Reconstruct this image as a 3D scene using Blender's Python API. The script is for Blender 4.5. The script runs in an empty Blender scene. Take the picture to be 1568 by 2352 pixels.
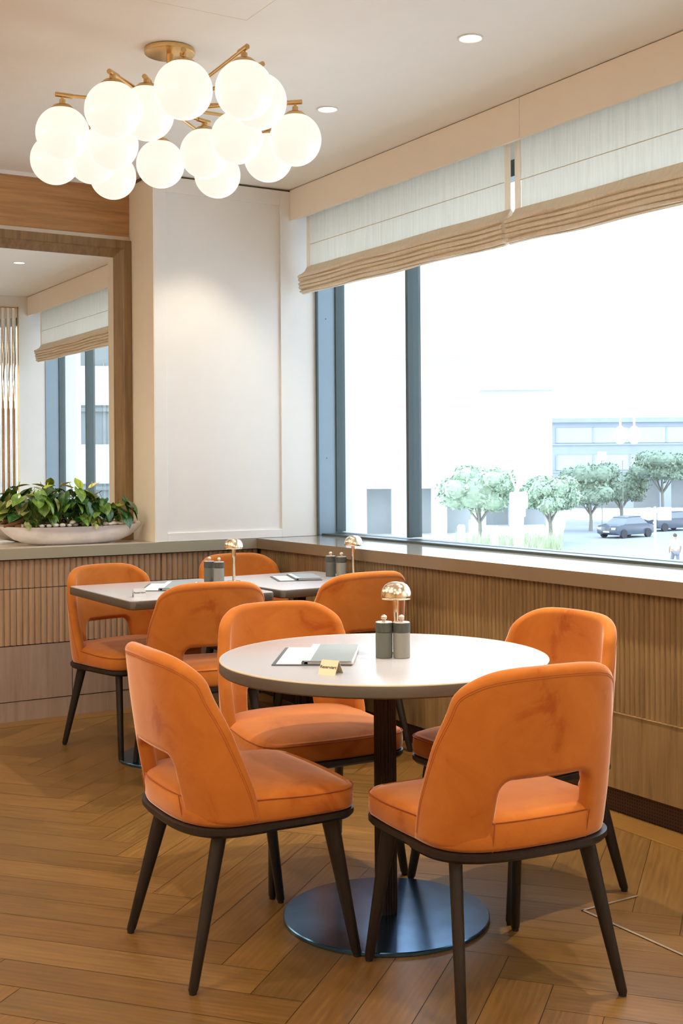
import bpy, bmesh, math, random
import numpy as np
from mathutils import Vector, Matrix
PI = math.pi
random.seed(7)
C = bpy.context.scene.collection
sc = bpy.context.scene

# ------------------------------------------------------------------ camera
cam_d = bpy.data.cameras.new('camera'); cam = bpy.data.objects.new('camera', cam_d); C.objects.link(cam)
cam_d.sensor_fit = 'VERTICAL'; cam_d.sensor_height = 36.0; cam_d.sensor_width = 24.0
cam_d.lens = 2790 / 2352 * 36.0
cam_d.shift_y = -(1176 - 1069) / 2352
cam_d.clip_end = 2000
cam.matrix_world = (Matrix.Translation((0, 0, 1.316)) @ Matrix.Rotation(math.radians(-31.36), 4, 'Z')
                    @ Matrix.Rotation(PI / 2, 4, 'X') @ Matrix.Rotation(math.radians(-0.40), 4, 'Z'))
sc.camera = cam
cam_d.dof.use_dof = False

# ------------------------------------------------------------------ view and world
sc.view_settings.view_transform = 'Standard'
sc.view_settings.look = 'None'
sc.view_settings.exposure = 0.0
sc.view_settings.gamma = 1.0
sc.view_settings.use_curve_mapping = False
SKY = 4.6
DOWN = 46.0
GLOBE = 0.97
FILL_GLOW = 11.0  # glow of the added, unseen chandeliers
w = bpy.data.worlds.new('overcast_sky'); sc.world = w; w.use_nodes = True
nt = w.node_tree; nt.nodes.clear()
bg = nt.nodes.new('ShaderNodeBackground'); ow = nt.nodes.new('ShaderNodeOutputWorld')
tc = nt.nodes.new('ShaderNodeTexCoord'); sep = nt.nodes.new('ShaderNodeSeparateXYZ'); rp = nt.nodes.new('ShaderNodeValToRGB')
nt.links.new(tc.outputs['Generated'], sep.inputs[0]); nt.links.new(sep.outputs['Z'], rp.inputs[0])
rp.color_ramp.elements[0].position = 0.0; rp.color_ramp.elements[0].color = (.90, .96, 1, 1)
rp.color_ramp.elements[1].position = 0.7; rp.color_ramp.elements[1].color = (.62, .80, 1, 1)
nt.links.new(rp.outputs[0], bg.inputs[0]); bg.inputs[1].default_value = SKY
nt.links.new(bg.outputs[0], ow.inputs[0])

# ------------------------------------------------------------------ materials
def srgb(r, g, b):
    f = lambda c: (c / 255 / 12.92) if c / 255 <= .04045 else ((c / 255 + .055) / 1.055) ** 2.4
    return (f(r), f(g), f(b), 1)

class MT:
    """tiny helper round a node tree"""
    def __init__(s, name):
        s.m = bpy.data.materials.new(name); s.m.use_nodes = True
        s.t = s.m.node_tree; s.t.nodes.clear()
        s.out = s.n('ShaderNodeOutputMaterial'); s.b = s.n('ShaderNodeBsdfPrincipled')
        s.l(s.b.outputs[0], s.out.inputs[0])
    def n(s, k, **kw):
        x = s.t.nodes.new(k)
        for a, v in kw.items(): setattr(x, a, v)
        return x
    def l(s, a, b): s.t.links.new(a, b)
    def set(s, **kw):
        for k, v in kw.items(): s.b.inputs[k.replace('_', ' ')].default_value = v
        return s
    def coord(s, kind='Object', scale=(1, 1, 1), rot=(0, 0, 0)):
        t = s.n('ShaderNodeTexCoord'); m = s.n('ShaderNodeMapping')
        m.inputs['Scale'].default_value = scale; m.inputs['Rotation'].default_value = rot
        s.l(t.outputs[kind], m.inputs[0]); return m.outputs[0]
    def noise(s, vec, scale, detail=4, rough=.55, dist=0):
        x = s.n('ShaderNodeTexNoise'); x.inputs['Scale'].default_value = scale
        x.inputs['Detail'].default_value = detail; x.inputs['Roughness'].default_value = rough
        x.inputs['Distortion'].default_value = dist
        s.l(vec, x.inputs['Vector']); return x.outputs['Fac']
    def ramp(s, fac, stops):
        r = s.n('ShaderNodeValToRGB'); e = r.color_ramp.elements
        while len(e) < len(stops): e.new(.5)
        for i, (p, c) in enumerate(stops): e[i].position = p; e[i].color = c
        s.l(fac, r.inputs[0]); return r.outputs[0]
    def bump(s, fac, strength=.2, dist=.002):
        b = s.n('ShaderNodeBump'); b.inputs['Strength'].default_value = strength; b.inputs['Distance'].default_value = dist
        s.l(fac, b.inputs['Height']); s.l(b.outputs[0], s.b.inputs['Normal']); return b

def plain(name, col, rough=.5, metal=0, var=.04, nscale=8, bump=0, bscale=200, **kw):
    m = MT(name); v = m.coord()
    f = m.noise(v, nscale, 3)
    lo = tuple(max(0, c * (1 - var)) for c in col[:3]) + (1,); hi = tuple(min(1, c * (1 + var)) for c in col[:3]) + (1,)
    m.l(m.ramp(f, [(.3, lo), (.7, hi)]), m.b.inputs['Base Color'])
    m.set(Roughness=rough, Metallic=metal, **kw)
    if bump: m.bump(m.noise(v, bscale, 3), bump, .001)
    return m.m

def wood(name, c1, c2, scale=(30, 30, 1.5), rough=.45, kind='Object', bump=.08):
    m = MT(name); v = m.coord(kind, scale)
    f = m.noise(v, 1.6, 6, .6, .4); g = m.noise(v, 9, 3, .6)
    mx = m.n('ShaderNodeMath', operation='MULTIPLY_ADD'); mx.inputs[1].default_value = .3
    m.l(g, mx.inputs[0]); m.l(f, mx.inputs[2])
    m.l(m.ramp(mx.outputs[0], [(.42, c1), (.85, c2)]), m.b.inputs['Base Color'])
    m.set(Roughness=rough); m.bump(mx.outputs[0], bump, .001)
    return m.m

def velvet():
    m = MT('orange_velvet'); v = m.coord('Object')
    oi = m.n('ShaderNodeObjectInfo'); ad = m.n('ShaderNodeVectorMath', operation='ADD')
    m.l(v, ad.inputs[0]); m.l(oi.outputs['Random'], ad.inputs[1])
    f = m.noise(ad.outputs[0], 7, 5, .62, .8); g = m.noise(ad.outputs[0], 260, 2)
    c = m.ramp(f, [(.28, (.33, .074, .010, 1)), (.40, (.42, .120, .017, 1)), (.75, (.49, .156, .024, 1))])
    m.l(c, m.b.inputs['Base Color'])
    m.set(Roughness=.85, Sheen_Weight=1.0, Sheen_Roughness=.33, Sheen_Tint=(1, .66, .52, 1), Specular_IOR_Level=.15)
    m.bump(g, .12, .0008)
    return m.m

def floor_mat():
    m = MT('oak_herringbone')
    at = m.n('ShaderNodeAttribute', attribute_name='tone'); uv = m.n('ShaderNodeUVMap', uv_map='grain')
    mp = m.n('ShaderNodeMapping'); mp.inputs['Scale'].default_value = (1.6, 14, 1); m.l(uv.outputs[0], mp.inputs[0])
    a = m.noise(mp.outputs[0], 1.5, 5, .6, 1.8)
    wv = m.n('ShaderNodeTexWave', wave_type='RINGS'); wv.inputs['Scale'].default_value = 1.1
    wv.inputs['Distortion'].default_value = 7; wv.inputs['Detail'].default_value = 3; wv.inputs['Detail Scale'].default_value = 1.2
    m.l(mp.outputs[0], wv.inputs[0])
    mp2 = m.n('ShaderNodeMapping'); mp2.inputs['Scale'].default_value = (6, 160, 1); m.l(uv.outputs[0], mp2.inputs[0])
    fine = m.noise(mp2.outputs[0], 1.5, 3, .6)
    x = m.n('ShaderNodeMix', data_type='FLOAT'); x.inputs[0].default_value = .16; m.l(a, x.inputs[2]); m.l(wv.outputs['Fac'], x.inputs[3])
    y = m.n('ShaderNodeMix', data_type='FLOAT'); y.inputs[0].default_value = .35; m.l(x.outputs[0], y.inputs[2]); m.l(fine, y.inputs[3])
    col = m.ramp(y.outputs[0], [(.2, srgb(82, 56, 26)), (.55, srgb(116, 82, 38)), (.85, srgb(142, 104, 54))])
    mul = m.n('ShaderNodeMix', data_type='RGBA', blend_type='MULTIPLY'); mul.inputs[0].default_value = 1
    m.l(col, mul.inputs[6]); m.l(at.outputs['Color'], mul.inputs[7]); m.l(mul.outputs[2], m.b.inputs['Base Color'])
    m.set(Specular_IOR_Level=.45)
    rr = m.n('ShaderNodeMapRange'); rr.inputs[3].default_value = .26; rr.inputs[4].default_value = .42
    m.l(y.outputs[0], rr.inputs[0]); m.l(rr.outputs[0], m.b.inputs['Roughness'])
    m.bump(y.outputs[0], .12, .001)
    return m.m

def emis(name, col, s):
    m = MT(name); m.set(Base_Color=(.25, .24, .22, 1), Emission_Color=col, Emission_Strength=s, Roughness=.25)
    return m.m

def glass_mat():
    m = MT('window_glass'); tr = m.n('ShaderNodeBsdfTransparent'); tr.inputs[0].default_value = (.97, .985, .99, 1)
    gl = m.n('ShaderNodeBsdfGlossy'); gl.inputs['Roughness'].default_value = 0.0
    lw = m.n('ShaderNodeLayerWeight'); pw = m.n('ShaderNodeMath', operation='POWER'); pw.inputs[1].default_value = 5.0
    fr = m.n('ShaderNodeMath', operation='MULTIPLY_ADD'); fr.inputs[1].default_value = .85; fr.inputs[2].default_value = .07
    m.l(lw.outputs['Facing'], pw.inputs[0]); m.l(pw.outputs[0], fr.inputs[0])
    mx = m.n('ShaderNodeMixShader'); m.l(fr.outputs[0], mx.inputs[0]); m.l(tr.outputs[0], mx.inputs[1]); m.l(gl.outputs[0], mx.inputs[2])
    m.l(mx.outputs[0], m.out.inputs[0]); return m.m

def linen(name, col, trans=.35):
    m = MT(name); v = m.coord('Object', (1, 60, 3)); v2 = m.coord('Object', (1, 900, 40)); v3 = m.coord('Object', (1, 40, 900))
    f = m.noise(v, 1.5, 4); g = m.noise(v2, 1, 2); h = m.noise(v3, 1, 2)
    ad = m.n('ShaderNodeMath', operation='ADD'); m.l(g, ad.inputs[0]); m.l(h, ad.inputs[1])
    mx = m.n('ShaderNodeMath', operation='MULTIPLY_ADD'); mx.inputs[1].default_value = .35; m.l(ad.outputs[0], mx.inputs[0]); m.l(f, mx.inputs[2])
    c1 = tuple(c * .90 for c in col[:3]) + (1,); c2 = tuple(min(1, c * 1.05) for c in col[:3]) + (1,)
    cc = m.ramp(mx.outputs[0], [(.55, c1), (1.0, c2)])
    m.l(cc, m.b.inputs['Base Color']); m.set(Roughness=.9, Specular_IOR_Level=.1)
    tl = m.n('ShaderNodeBsdfTranslucent'); m.l(cc, tl.inputs[0])
    ms = m.n('ShaderNodeMixShader'); ms.inputs[0].default_value = trans
    m.l(m.b.outputs[0], ms.inputs[1]); m.l(tl.outputs[0], ms.inputs[2]); m.l(ms.outputs[0], m.out.inputs[0])
    m.bump(ad.outputs[0], .2, .001)
    return m.m

def leaf_mat(name, c1, c2, rough=.25):
    m = MT(name); at = m.n('ShaderNodeUVMap', uv_map='leaf'); sp = m.n('ShaderNodeSeparateXYZ'); m.l(at.outputs[0], sp.inputs[0])
    v = m.coord(); f = m.noise(v, 30, 3)
    wv = m.n('ShaderNodeMath', operation='SINE'); ml = m.n('ShaderNodeMath', operation='MULTIPLY_ADD'); ml.inputs[1].default_value = 45
    ab = m.n('ShaderNodeMath', operation='ABSOLUTE'); m.l(sp.outputs[0], ab.inputs[0]); m2 = m.n('ShaderNodeMath', operation='MULTIPLY'); m2.inputs[1].default_value = -30
    m.l(ab.outputs[0], m2.inputs[0]); m.l(sp.outputs[1], ml.inputs[0]); m.l(m2.outputs[0], ml.inputs[2]); m.l(ml.outputs[0], wv.inputs[0])
    mm = m.n('ShaderNodeMath', operation='MULTIPLY_ADD'); mm.inputs[1].default_value = .12; m.l(wv.outputs[0], mm.inputs[0]); m.l(f, mm.inputs[2])
    m.l(m.ramp(mm.outputs[0], [(.35, c1), (.7, c2)]), m.b.inputs['Base Color'])
    m.set(Roughness=rough, Subsurface_Weight=0.0, Coat_Weight=.3, Coat_Roughness=.15); m.bump(wv.outputs[0], .15, .001)
    return m.m

M = dict(
    velvet=velvet(), floor=floor_mat(),
    seam=plain('dark_orange_thread', (.33, .070, .010), .8),
    legwood=wood('dark_stained_ash', srgb(17, 12, 10), srgb(36, 27, 22), (60, 60, 4), .42),
    black=plain('black_plastic', (.012, .012, .013), .5),
    white_paint=plain('warm_white_paint', srgb(226, 222, 216), .55, var=.01),
    ceiling=plain('matt_ceiling_paint', srgb(240, 236, 226), .9, var=.01, bump=.03),
    beige=plain('beige_tint', srgb(236, 226, 208), .6, var=.01),
    wall_far=plain('dining_room_wall', srgb(222, 200, 172), .8, var=.05, nscale=1),
    gap=plain('shadow_gap_bronze', srgb(96, 74, 50), .5),
    walnut=wood('smoked_oak', srgb(112, 86, 54), srgb(148, 118, 78), (22, 22, 1.2), .42),
    walnut_h=wood('smoked_oak_across', srgb(152, 108, 64), srgb(188, 142, 90), (1.2, 22, 22), .5),
    greige=wood('greige_oak', srgb(138, 116, 100), srgb(160, 138, 122), (20, 20, 1.2), .36),
    greige_flute=wood('fluted_greige_oak', srgb(150, 120, 92), srgb(176, 146, 118), (30, 30, 1.0), .30),
    counter=plain('olive_lacquer', srgb(150, 143, 122), .38, var=.02),
    counter_brown=plain('bronze_lacquer', srgb(128, 108, 84), .34, metal=.15, var=.03),
    stone=plain('polished_sill_top', srgb(140, 134, 124), .12, var=.05, Specular_IOR_Level=.8),
    cream=plain('cream_counter_top', srgb(196, 182, 164), .3, var=.03),
    alu=plain('blue_grey_aluminium', srgb(140, 156, 168), .42, metal=.2, var=.02),
    alu_dark=plain('dark_window_frame', srgb(74, 84, 84), .4, metal=.3),
    glass=glass_mat(),
    linen=linen('grey_linen', srgb(216, 212, 198), .40), hem=linen('tan_linen', srgb(236, 222, 200), .18),
    valance=plain('valance_paint', srgb(240, 230, 214), .55, var=.01),
    brass=plain('brushed_brass', srgb(214, 178, 120), .30, metal=1, var=.05, nscale=60),
    brass_pol=plain('polished_champagne', srgb(244, 226, 198), .16, metal=1, var=.03),
    globe=emis('opal_glass', (1, .87, .76, 1), GLOBE),
    globe_fill=emis('opal_glass_fill', (1, .88, .72, 1), FILL_GLOW),
    led=emis('downlight_lens', (1, .86, .66, 1), 9),
    laminate=plain('white_laminate', srgb(180, 178, 184), .22, var=.01, Specular_IOR_Level=.6),
    edge=plain('taupe_table_edge', srgb(92, 84, 74), .35, metal=.2, var=.06),
    lip=plain('pale_edge_band', srgb(205, 188, 160), .4),
    steel=plain('sky_tinted_steel', srgb(84, 124, 160), .2, metal=.95, var=.18, nscale=9, bump=.05, bscale=30),  # blue of the reflected sky is put into the metal's colour
    pole=plain('dark_bronze_pole', srgb(52, 38, 32), .34, metal=.6),
    mill_dark=wood('anthracite_beech', srgb(58, 60, 56), srgb(78, 80, 74), (60, 60, 20), .5),
    mill_green=plain('grey_green_body', srgb(96, 98, 90), .6), mill_grey=plain('warm_grey_body', srgb(136, 134, 126), .6),
    knob=plain('satin_knob', srgb(205, 192, 178), .3, metal=.8),
    folio=plain('blue_grey_folio', srgb(134, 144, 150), .6, bump=.2), folio_dark=plain('slate_folio', srgb(88, 96, 102), .6),
    paper=plain('menu_paper', srgb(238, 228, 222), .8, var=.01), strip=plain('pale_blue_spine', srgb(186, 202, 214), .4),
    sign=plain('satin_gold_plate', srgb(196, 182, 154), .4, metal=.4), sign_w=plain('satin_silver_plate', srgb(196, 198, 202), .35, metal=.3),
    ink=plain('dark_lettering', (.02, .02, .02), .6),
    silver=plain('hammered_silver', srgb(232, 230, 232), .26, metal=.4, var=.10, nscale=14, bump=.12, bscale=22),
    soil=plain('bark_soil', srgb(70, 52, 38), .95, var=.5, nscale=60, bump=.8, bscale=60),
    pebble=plain('cream_pebble', srgb(226, 218, 204), .35, var=.06),
    bark=plain('driftwood', srgb(130, 84, 46), .8, var=.3, nscale=30, bump=.6, bscale=40),
    leaf_a=leaf_mat('glossy_dark_leaf', srgb(30, 68, 30), srgb(72, 118, 56)),
    leaf_b=leaf_mat('mid_green_leaf', srgb(74, 112, 36), srgb(130, 162, 66)),
    leaf_c=leaf_mat('variegated_leaf', srgb(116, 130, 56), srgb(192, 190, 116)),
    spathe=plain('pale_spathe', srgb(226, 218, 140), .4, var=.12), spathe_g=plain('lime_spathe', srgb(170, 190, 60), .4, var=.15),
    stem=plain('green_stem', srgb(84, 118, 40), .5),
    mirror=plain('mirror_silvering', (.80, .79, .76), .0, metal=1, var=0),
    grille=None,
)
def ext(name, col, rough=.8, **kw): return plain(name, col, rough, var=.05, nscale=.6, **kw)
M.update(
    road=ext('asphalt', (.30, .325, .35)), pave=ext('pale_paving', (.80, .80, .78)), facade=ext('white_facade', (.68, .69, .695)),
    facade_b=ext('pale_blue_facade', (.50, .56, .60)), facade_c=ext('grey_facade', (.27, .31, .36)), facade_d=ext('shade_tone_facade', (.17, .205, .22)), glass_c=ext('pale_office_glass', (.36, .41, .46), .3), dark=ext('shade_tone_grey', (.42, .45, .46)),  # facade_d and dark have shade mixed into their base colour
    wineglass=ext('facade_glass', (.22, .29, .33), .12), poster=ext('faded_poster', (.72, .62, .58)), trunk=ext('trunk_bark', (.26, .25, .22)),
    canopy=ext('shade_tone_leaves', (.24, .32, .24)), canopy_l=ext('lit_tone_leaves', (.38, .48, .35)), hedge=ext('verge_grass', (.46, .52, .34)),  # sunlit and shaded leaf greens: light and shade set in the colour
    carpaint=ext('navy_car_paint', (.07, .095, .13), .2), carglass=ext('car_glass', (.16, .19, .22), .1), tyre=ext('rubber', (.05, .05, .055)),
    signw=ext('white_enamel', (.86, .86, .86), .4), shirt=ext('white_shirt', (.86, .86, .86)), jeans=ext('grey_trousers', (.2, .22, .26)), skin=ext('skin', (.45, .30, .22)), hair=ext('dark_hair', (.10, .08, .07)),
    hill=ext('haze_tone_hillside', (.40, .45, .47)),  # distance haze mixed into the hill's colour
)
def grille_mat():
    m = MT('perforated_bronze'); v = m.coord('Object', (1, 1, 1))
    sp = m.n('ShaderNodeSeparateXYZ'); m.l(v, sp.inputs[0]); fs = []
    for ax in (1, 2):
        a = m.n('ShaderNodeMath', operation='MULTIPLY'); a.inputs[1].default_value = 2 * PI / .0125; m.l(sp.outputs[ax], a.inputs[0])
        s = m.n('ShaderNodeMath', operation='SINE'); m.l(a.outputs[0], s.inputs[0]); fs.append(s.outputs[0])
    q = m.n('ShaderNodeMath', operation='MINIMUM'); m.l(fs[0], q.inputs[0]); m.l(fs[1], q.inputs[1])
    m.l(m.ramp(q.outputs[0], [(.12, srgb(70, 46, 32)), (.3, srgb(22, 14, 10))]), m.b.inputs['Base Color']); m.set(Roughness=.45, Metallic=.4)
    return m.m
M['grille'] = grille_mat()

# ------------------------------------------------------------------ mesh helpers
class MB:
    def __init__(s): s.v = []; s.f = []
    def add(s, v, f):
        o = len(s.v); s.v += [tuple(p) for p in v]; s.f += [tuple(i + o for i in q) for q in f]; return s
    def box(s, x0, x1, y0, y1, z0, z1, mat=None):
        v = [(x, y, z) for x in (x0, x1) for y in (y0, y1) for z in (z0, z1)]
        if mat is not None: v = [tuple(mat @ Vector(p)) for p in v]
        return s.add(v, [(0, 1, 3, 2), (4, 6, 7, 5), (0, 4, 5, 1), (2, 3, 7, 6), (0, 2, 6, 4), (1, 5, 7, 3)])
    def loft(s, rings, cap0=True, cap1=True, closed=True):
        n = len(rings[0]); v = [p for r in rings for p in r]; f = []
        for i in range(len(rings) - 1):
            for j in range(n if closed else n - 1):
                k = (j + 1) % n; f.append((i * n + j, i * n + k, (i + 1) * n + k, (i + 1) * n + j))
        if cap0: f.append(tuple(range(n - 1, -1, -1)))
        if cap1: f.append(tuple((len(rings) - 1) * n + j for j in range(n)))
        return s.add(v, f)
    def lathe(s, prof, n=48, c=(0, 0, 0), mat=None, cap0=True, cap1=True):
        rings = []
        for r, z in prof:
            ring = [Vector((c[0] + r * math.cos(2 * PI * j / n), c[1] + r * math.sin(2 * PI * j / n), c[2] + z)) for j in range(n)]
            if mat is not None: ring = [mat @ p for p in ring]
            rings.append(ring)
        return s.loft(rings, cap0, cap1)
    def tube(s, path, rad, n=10, cap=True):
        P = [Vector(p) for p in path]; rings = []
        up = Vector((0, 0, 1)); pn = None
        for i, p in enumerate(P):
            t = (P[min(i + 1, len(P) - 1)] - P[max(i - 1, 0)]).normalized()
            if pn is None:
                a = up if abs(t.z) < .95 else Vector((1, 0, 0)); nn = t.cross(a).normalized()
            else:
                nn = (pn - t * pn.dot(t)).normalized()
            pn = nn; b = t.cross(nn); r = rad[i] if isinstance(rad, (list, tuple)) else rad
            rings.append([p + nn * (r * math.cos(2 * PI * j / n)) + b * (r * math.sin(2 * PI * j / n)) for j in range(n)])
        return s.loft(rings, cap, cap)
    def sphere(s, c, r, n=32, m=20, sc=(1, 1, 1)):
        prof = [(r * math.sin(PI * i / m), -r * math.cos(PI * i / m)) for i in range(1, m)]
        rings = [[(c[0] + a * math.cos(2 * PI * j / n) * sc[0], c[1] + a * math.sin(2 * PI * j / n) * sc[1], c[2] + z * sc[2]) for j in range(n)] for a, z in prof]
        return s.loft(rings)
    def build(s, name, m, parent=None, smooth=35, bev=0, seg=2):
        me = bpy.data.meshes.new(name); me.from_pydata(s.v, [], s.f); me.validate(); me.update()
        bm = bmesh.new(); bm.from_mesh(me); bmesh.ops.recalc_face_normals(bm, faces=bm.faces)
        if bev: 
            es = [e for e in bm.edges if len(e.link_faces) == 2 and e.calc_face_angle(0) > .6]
            bmesh.ops.bevel(bm, geom=es, offset=bev, segments=seg, profile=.5, affect='EDGES', clamp_overlap=True)
        bm.to_mesh(me); bm.free()
        if smooth: me.shade_smooth(); me.set_sharp_from_angle(angle=math.radians(smooth))
        me.materials.append(m)
        o = bpy.data.objects.new(name, me); C.objects.link(o)
        if parent is not None: o.parent = parent
        return o

def tag(o, label=None, cat=None, group=None, kind=None):
    if label: o['label'] = label
    if cat: o['category'] = cat
    if group: o['group'] = group
    if kind: o['kind'] = kind
    return o
def thing(name, label, cat, loc=(0, 0, 0), rz=0, group=None):
    o = bpy.data.objects.new(name, None); C.objects.link(o); o.empty_display_size = .1
    o.location = loc; o.rotation_euler = (0, 0, rz); return tag(o, label, cat, group)
def struct(name, mb, m, label=None, parent=None, **kw):
    o = mb.build(name, m, parent, **kw)
    if parent is None: tag(o, label, None, None, 'structure')
    elif label: o['label'] = label
    return o
def copy_tree(o, loc=None, rz=None, label=None, group=None, parent=None):
    c = o.copy(); C.objects.link(c)
    if parent is not None:
        c.parent = parent; c.matrix_parent_inverse = o.matrix_parent_inverse.copy()
    if loc is not None: c.location = loc
    if rz is not None: c.rotation_euler = (0, 0, rz)
    if label: c['label'] = label
    if group: c['group'] = group
    for ch in [x for x in bpy.data.objects if x.parent == o]: copy_tree(ch, parent=c)
    return c
def B(*a, **k): return MB().box(*a, **k)

# ------------------------------------------------------------------ room shell
XW, YB, ZC = 3.25, 6.255, 2.935        # parapet face, cabinet face, ceiling
XG = 3.78                              # glass plane
Y0 = 1.80                              # near end of the window bay
XL, YF = -3.2, -3.0
# herringbone floor, one mesh, a colour value per plank
def herringbone():
    W, L = .142, .852; n = 6
    v, f, tone, uvs = [], [], [], []
    ang = math.radians(-5 + 45); ca, sa = math.cos(ang), math.sin(ang)
    rnd = random.Random(3)
    def inside(x, y): return XL - 1.0 < x < XW + 1.0 and YF - 1.0 < y < YB + 1.0
    seen = 0
    for i in range(-40, 60):
        for j in range(-16, 18):
            # fishbone lattice in units of plank width: horizontal at (i+j*2n.., i), vertical beside it
            for kind in (0, 1):
                ox = (i + j * n * 1.0 + j * n) * W * 1.0; oy = (i - 0) * W
                bx = (i + 2 * n * j) * W; by = i * W
                if kind == 0: r = (bx, by, L, W)
                else: r = (bx + L, by - L + W, W, L)
                g = .0009
                x0, y0, x1, y1 = r[0] + g, r[1] + g, r[0] + r[2] - g, r[1] + r[3] - g
                pts = [(x0, y0), (x1, y0), (x1, y1), (x0, y1)]
                wp = [(1.5 + px * ca - py * sa, 3.0 + px * sa + py * ca) for px, py in pts]
                if not any(inside(*p) for p in wp): continue
                q = [(0, 0), (L, 0), (L, W), (0, W)] if kind == 0 else [(0, 0), (0, W), (L, W), (L, 0)]
                pl = [a + b for a, b in zip(wp, q)]
                for ax, lim, sg in ((0, XL, 1), (0, XW + .02, -1), (1, YF, 1), (1, YB + .02, -1)):   # trim at the walls
                    out = []
                    for k in range(len(pl)):
                        p, r2 = pl[k], pl[(k + 1) % len(pl)]; dp, dr_ = sg * (p[ax] - lim), sg * (r2[ax] - lim)
                        if dp >= 0: out.append(p)
                        if dp * dr_ < 0: u = dp / (dp - dr_); out.append(tuple(a + (b - a) * u for a, b in zip(p, r2)))
                    pl = out
                    if len(pl) < 3: break
                if len(pl) < 3: continue
                o = len(v); v += [(a[0], a[1], 0) for a in pl]; f.append(tuple(range(o, o + len(pl))))
                t = rnd.uniform(.80, 1.14); h = rnd.uniform(-.035, .035); tone.append((t + h, t, t - h * 1.5, 1))
                du, dv = rnd.uniform(0, 50), rnd.uniform(0, 50)
                uvs.append([(a[2] + du, a[3] + dv) for a in pl])
    # dark joint layer just under the boards
    me = bpy.data.meshes.new('floor'); me.from_pydata(v, [], f); me.update()
    me.attributes.new('tone', 'FLOAT_COLOR', 'CORNER'); me.uv_layers.new(name='grain'); ul = me.uv_layers['grain']; at = me.attributes['tone']
    for p in me.polygons:
        for k, li in enumerate(p.loop_indices):
            ul.data[li].uv = uvs[p.index][k]; at.data[li].color = tone[p.index]
    me.materials.append(M['floor'])
    o = bpy.data.objects.new('floor', me); C.objects.link(o)
    tag(o, 'smoked oak herringbone floor', None, None, 'structure')
    return o
floor = herringbone()
struct('subfloor', B(XL, XW + .1, YF, YB + .4, -.06, -.0012), M['legwood'], parent=floor, smooth=0)
def border(name, x0, x1, y0, y1):
    o = B(x0, x1, y0, y1, -.001, .0015).build(name, M['floor'], floor, smooth=0)
    me = o.data; me.attributes.new('tone', 'FLOAT_COLOR', 'CORNER'); me.uv_layers.new(name='grain'); ul = me.uv_layers['grain']; at = me.attributes['tone']
    lx = (x1 - x0) > (y1 - y0)
    for li, l in enumerate(me.loops):
        c = me.vertices[l.vertex_index].co; ul.data[li].uv = (c.x, c.y) if lx else (c.y, c.x); at.data[li].color = (1.12, 1.1, 1.05, 1)
border('border_plank', 0.2, XW, YB - .12, YB)
border('border_plank', XW - .13, XW, 1.9, YB - .122)
# service hatch strip let into the floor
hb = MB(); hb.box(2.455, 2.463, 1.9, 2.69, .0016, .0032); hb.box(2.455, 2.68, 2.684, 2.692, .0016, .0032)
struct('trim_1', hb, M['knob'], 'thin pale metal strip let into the floor by the window wall', smooth=0)

ceiling = struct('ceiling', B(XL, XG + .2, YF, 6.8, ZC, ZC + .12), M['ceiling'], 'pale matt ceiling', smooth=0)
ch = MB()
for a in [(2.01, 2.012, 3.0, 3.942), (1.45, 2.012, 3.94, 3.942)]: ch.box(a[0], a[1], a[2], a[3], ZC - .0012, ZC + .001)
struct('access_panel_joint', ch, M['beige'], parent=ceiling, smooth=0)
struct('wall_left', B(XL - .1, XL, YF, 6.8, -.05, ZC), M['wall_far'], 'warm dining room wall on the left', smooth=0)
struct('wall_front', B(XL, XG, YF - .1, YF, -.05, ZC), M['wall_far'], 'warm dining room wall behind the camera', smooth=0)
struct('wall_back', B(XL, XG + .2, 6.62, 6.75, -.05, ZC + .1), M['walnut_h'], 'smoked oak wall behind the mirror', smooth=0)
# window wall: parapet, jambs, top
wr = MB(); wr.box(XW + .03, XG + .2, Y0, 6.7, -.05, .86); wr.box(XG - .14, XG + .2, YF, Y0, -.05, ZC)
wr.box(XG - .14, XG + .2, 6.24, 6.75, -.05, ZC); wr.box(XG - .06, XG + .2, Y0, 6.24, 2.78, ZC)
wall_right = struct('wall_right', wr, M['white_paint'], 'window wall with its parapet', smooth=0)

def flutes(mb, a0, a1, z0, z1, plane, axis, depth=.011, period=.032, groove=0):
    """vertical half-round ribs along an axis; front is towards -x or -y"""
    n = int(round((a1 - a0) / period)); p = (a1 - a0) / n; prof = []
    for i in range(n):
        for k in range(9):
            u = k / 9; prof.append((a0 + (i + u) * p, depth * (abs(math.sin(PI * u)) ** .7)))
    prof.append((a1, 0))
    r = lambda z: [((a, plane - h, z) if axis == 'x' else (plane - h, a, z)) for a, h in prof]
    back = lambda z: [((a, plane + .012, z) if axis == 'x' else (plane + .012, a, z)) for a in (a1, a0)]
    mb.loft([r(z0) + back(z0), r(z1) + back(z1)]); return mb
struct('fluted_cladding', flutes(MB(), Y0, YB, .381, .838, XW + .012, 'y', .008, .0255), M['walnut'], parent=wall_right, smooth=50)
struct('flat_cladding', B(XW, XW + .024, Y0, YB, .094, .377), M['walnut'], parent=wall_right, smooth=0)
struct('heater_grille', B(XW + .02, XW + .03, Y0, YB, .0, .094), M['grille'], parent=wall_right, smooth=0)
struct('cladding_edge', B(XW - .002, XW + .02, Y0, YB, .377, .3805), M['walnut'], parent=wall_right, smooth=0)

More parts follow.
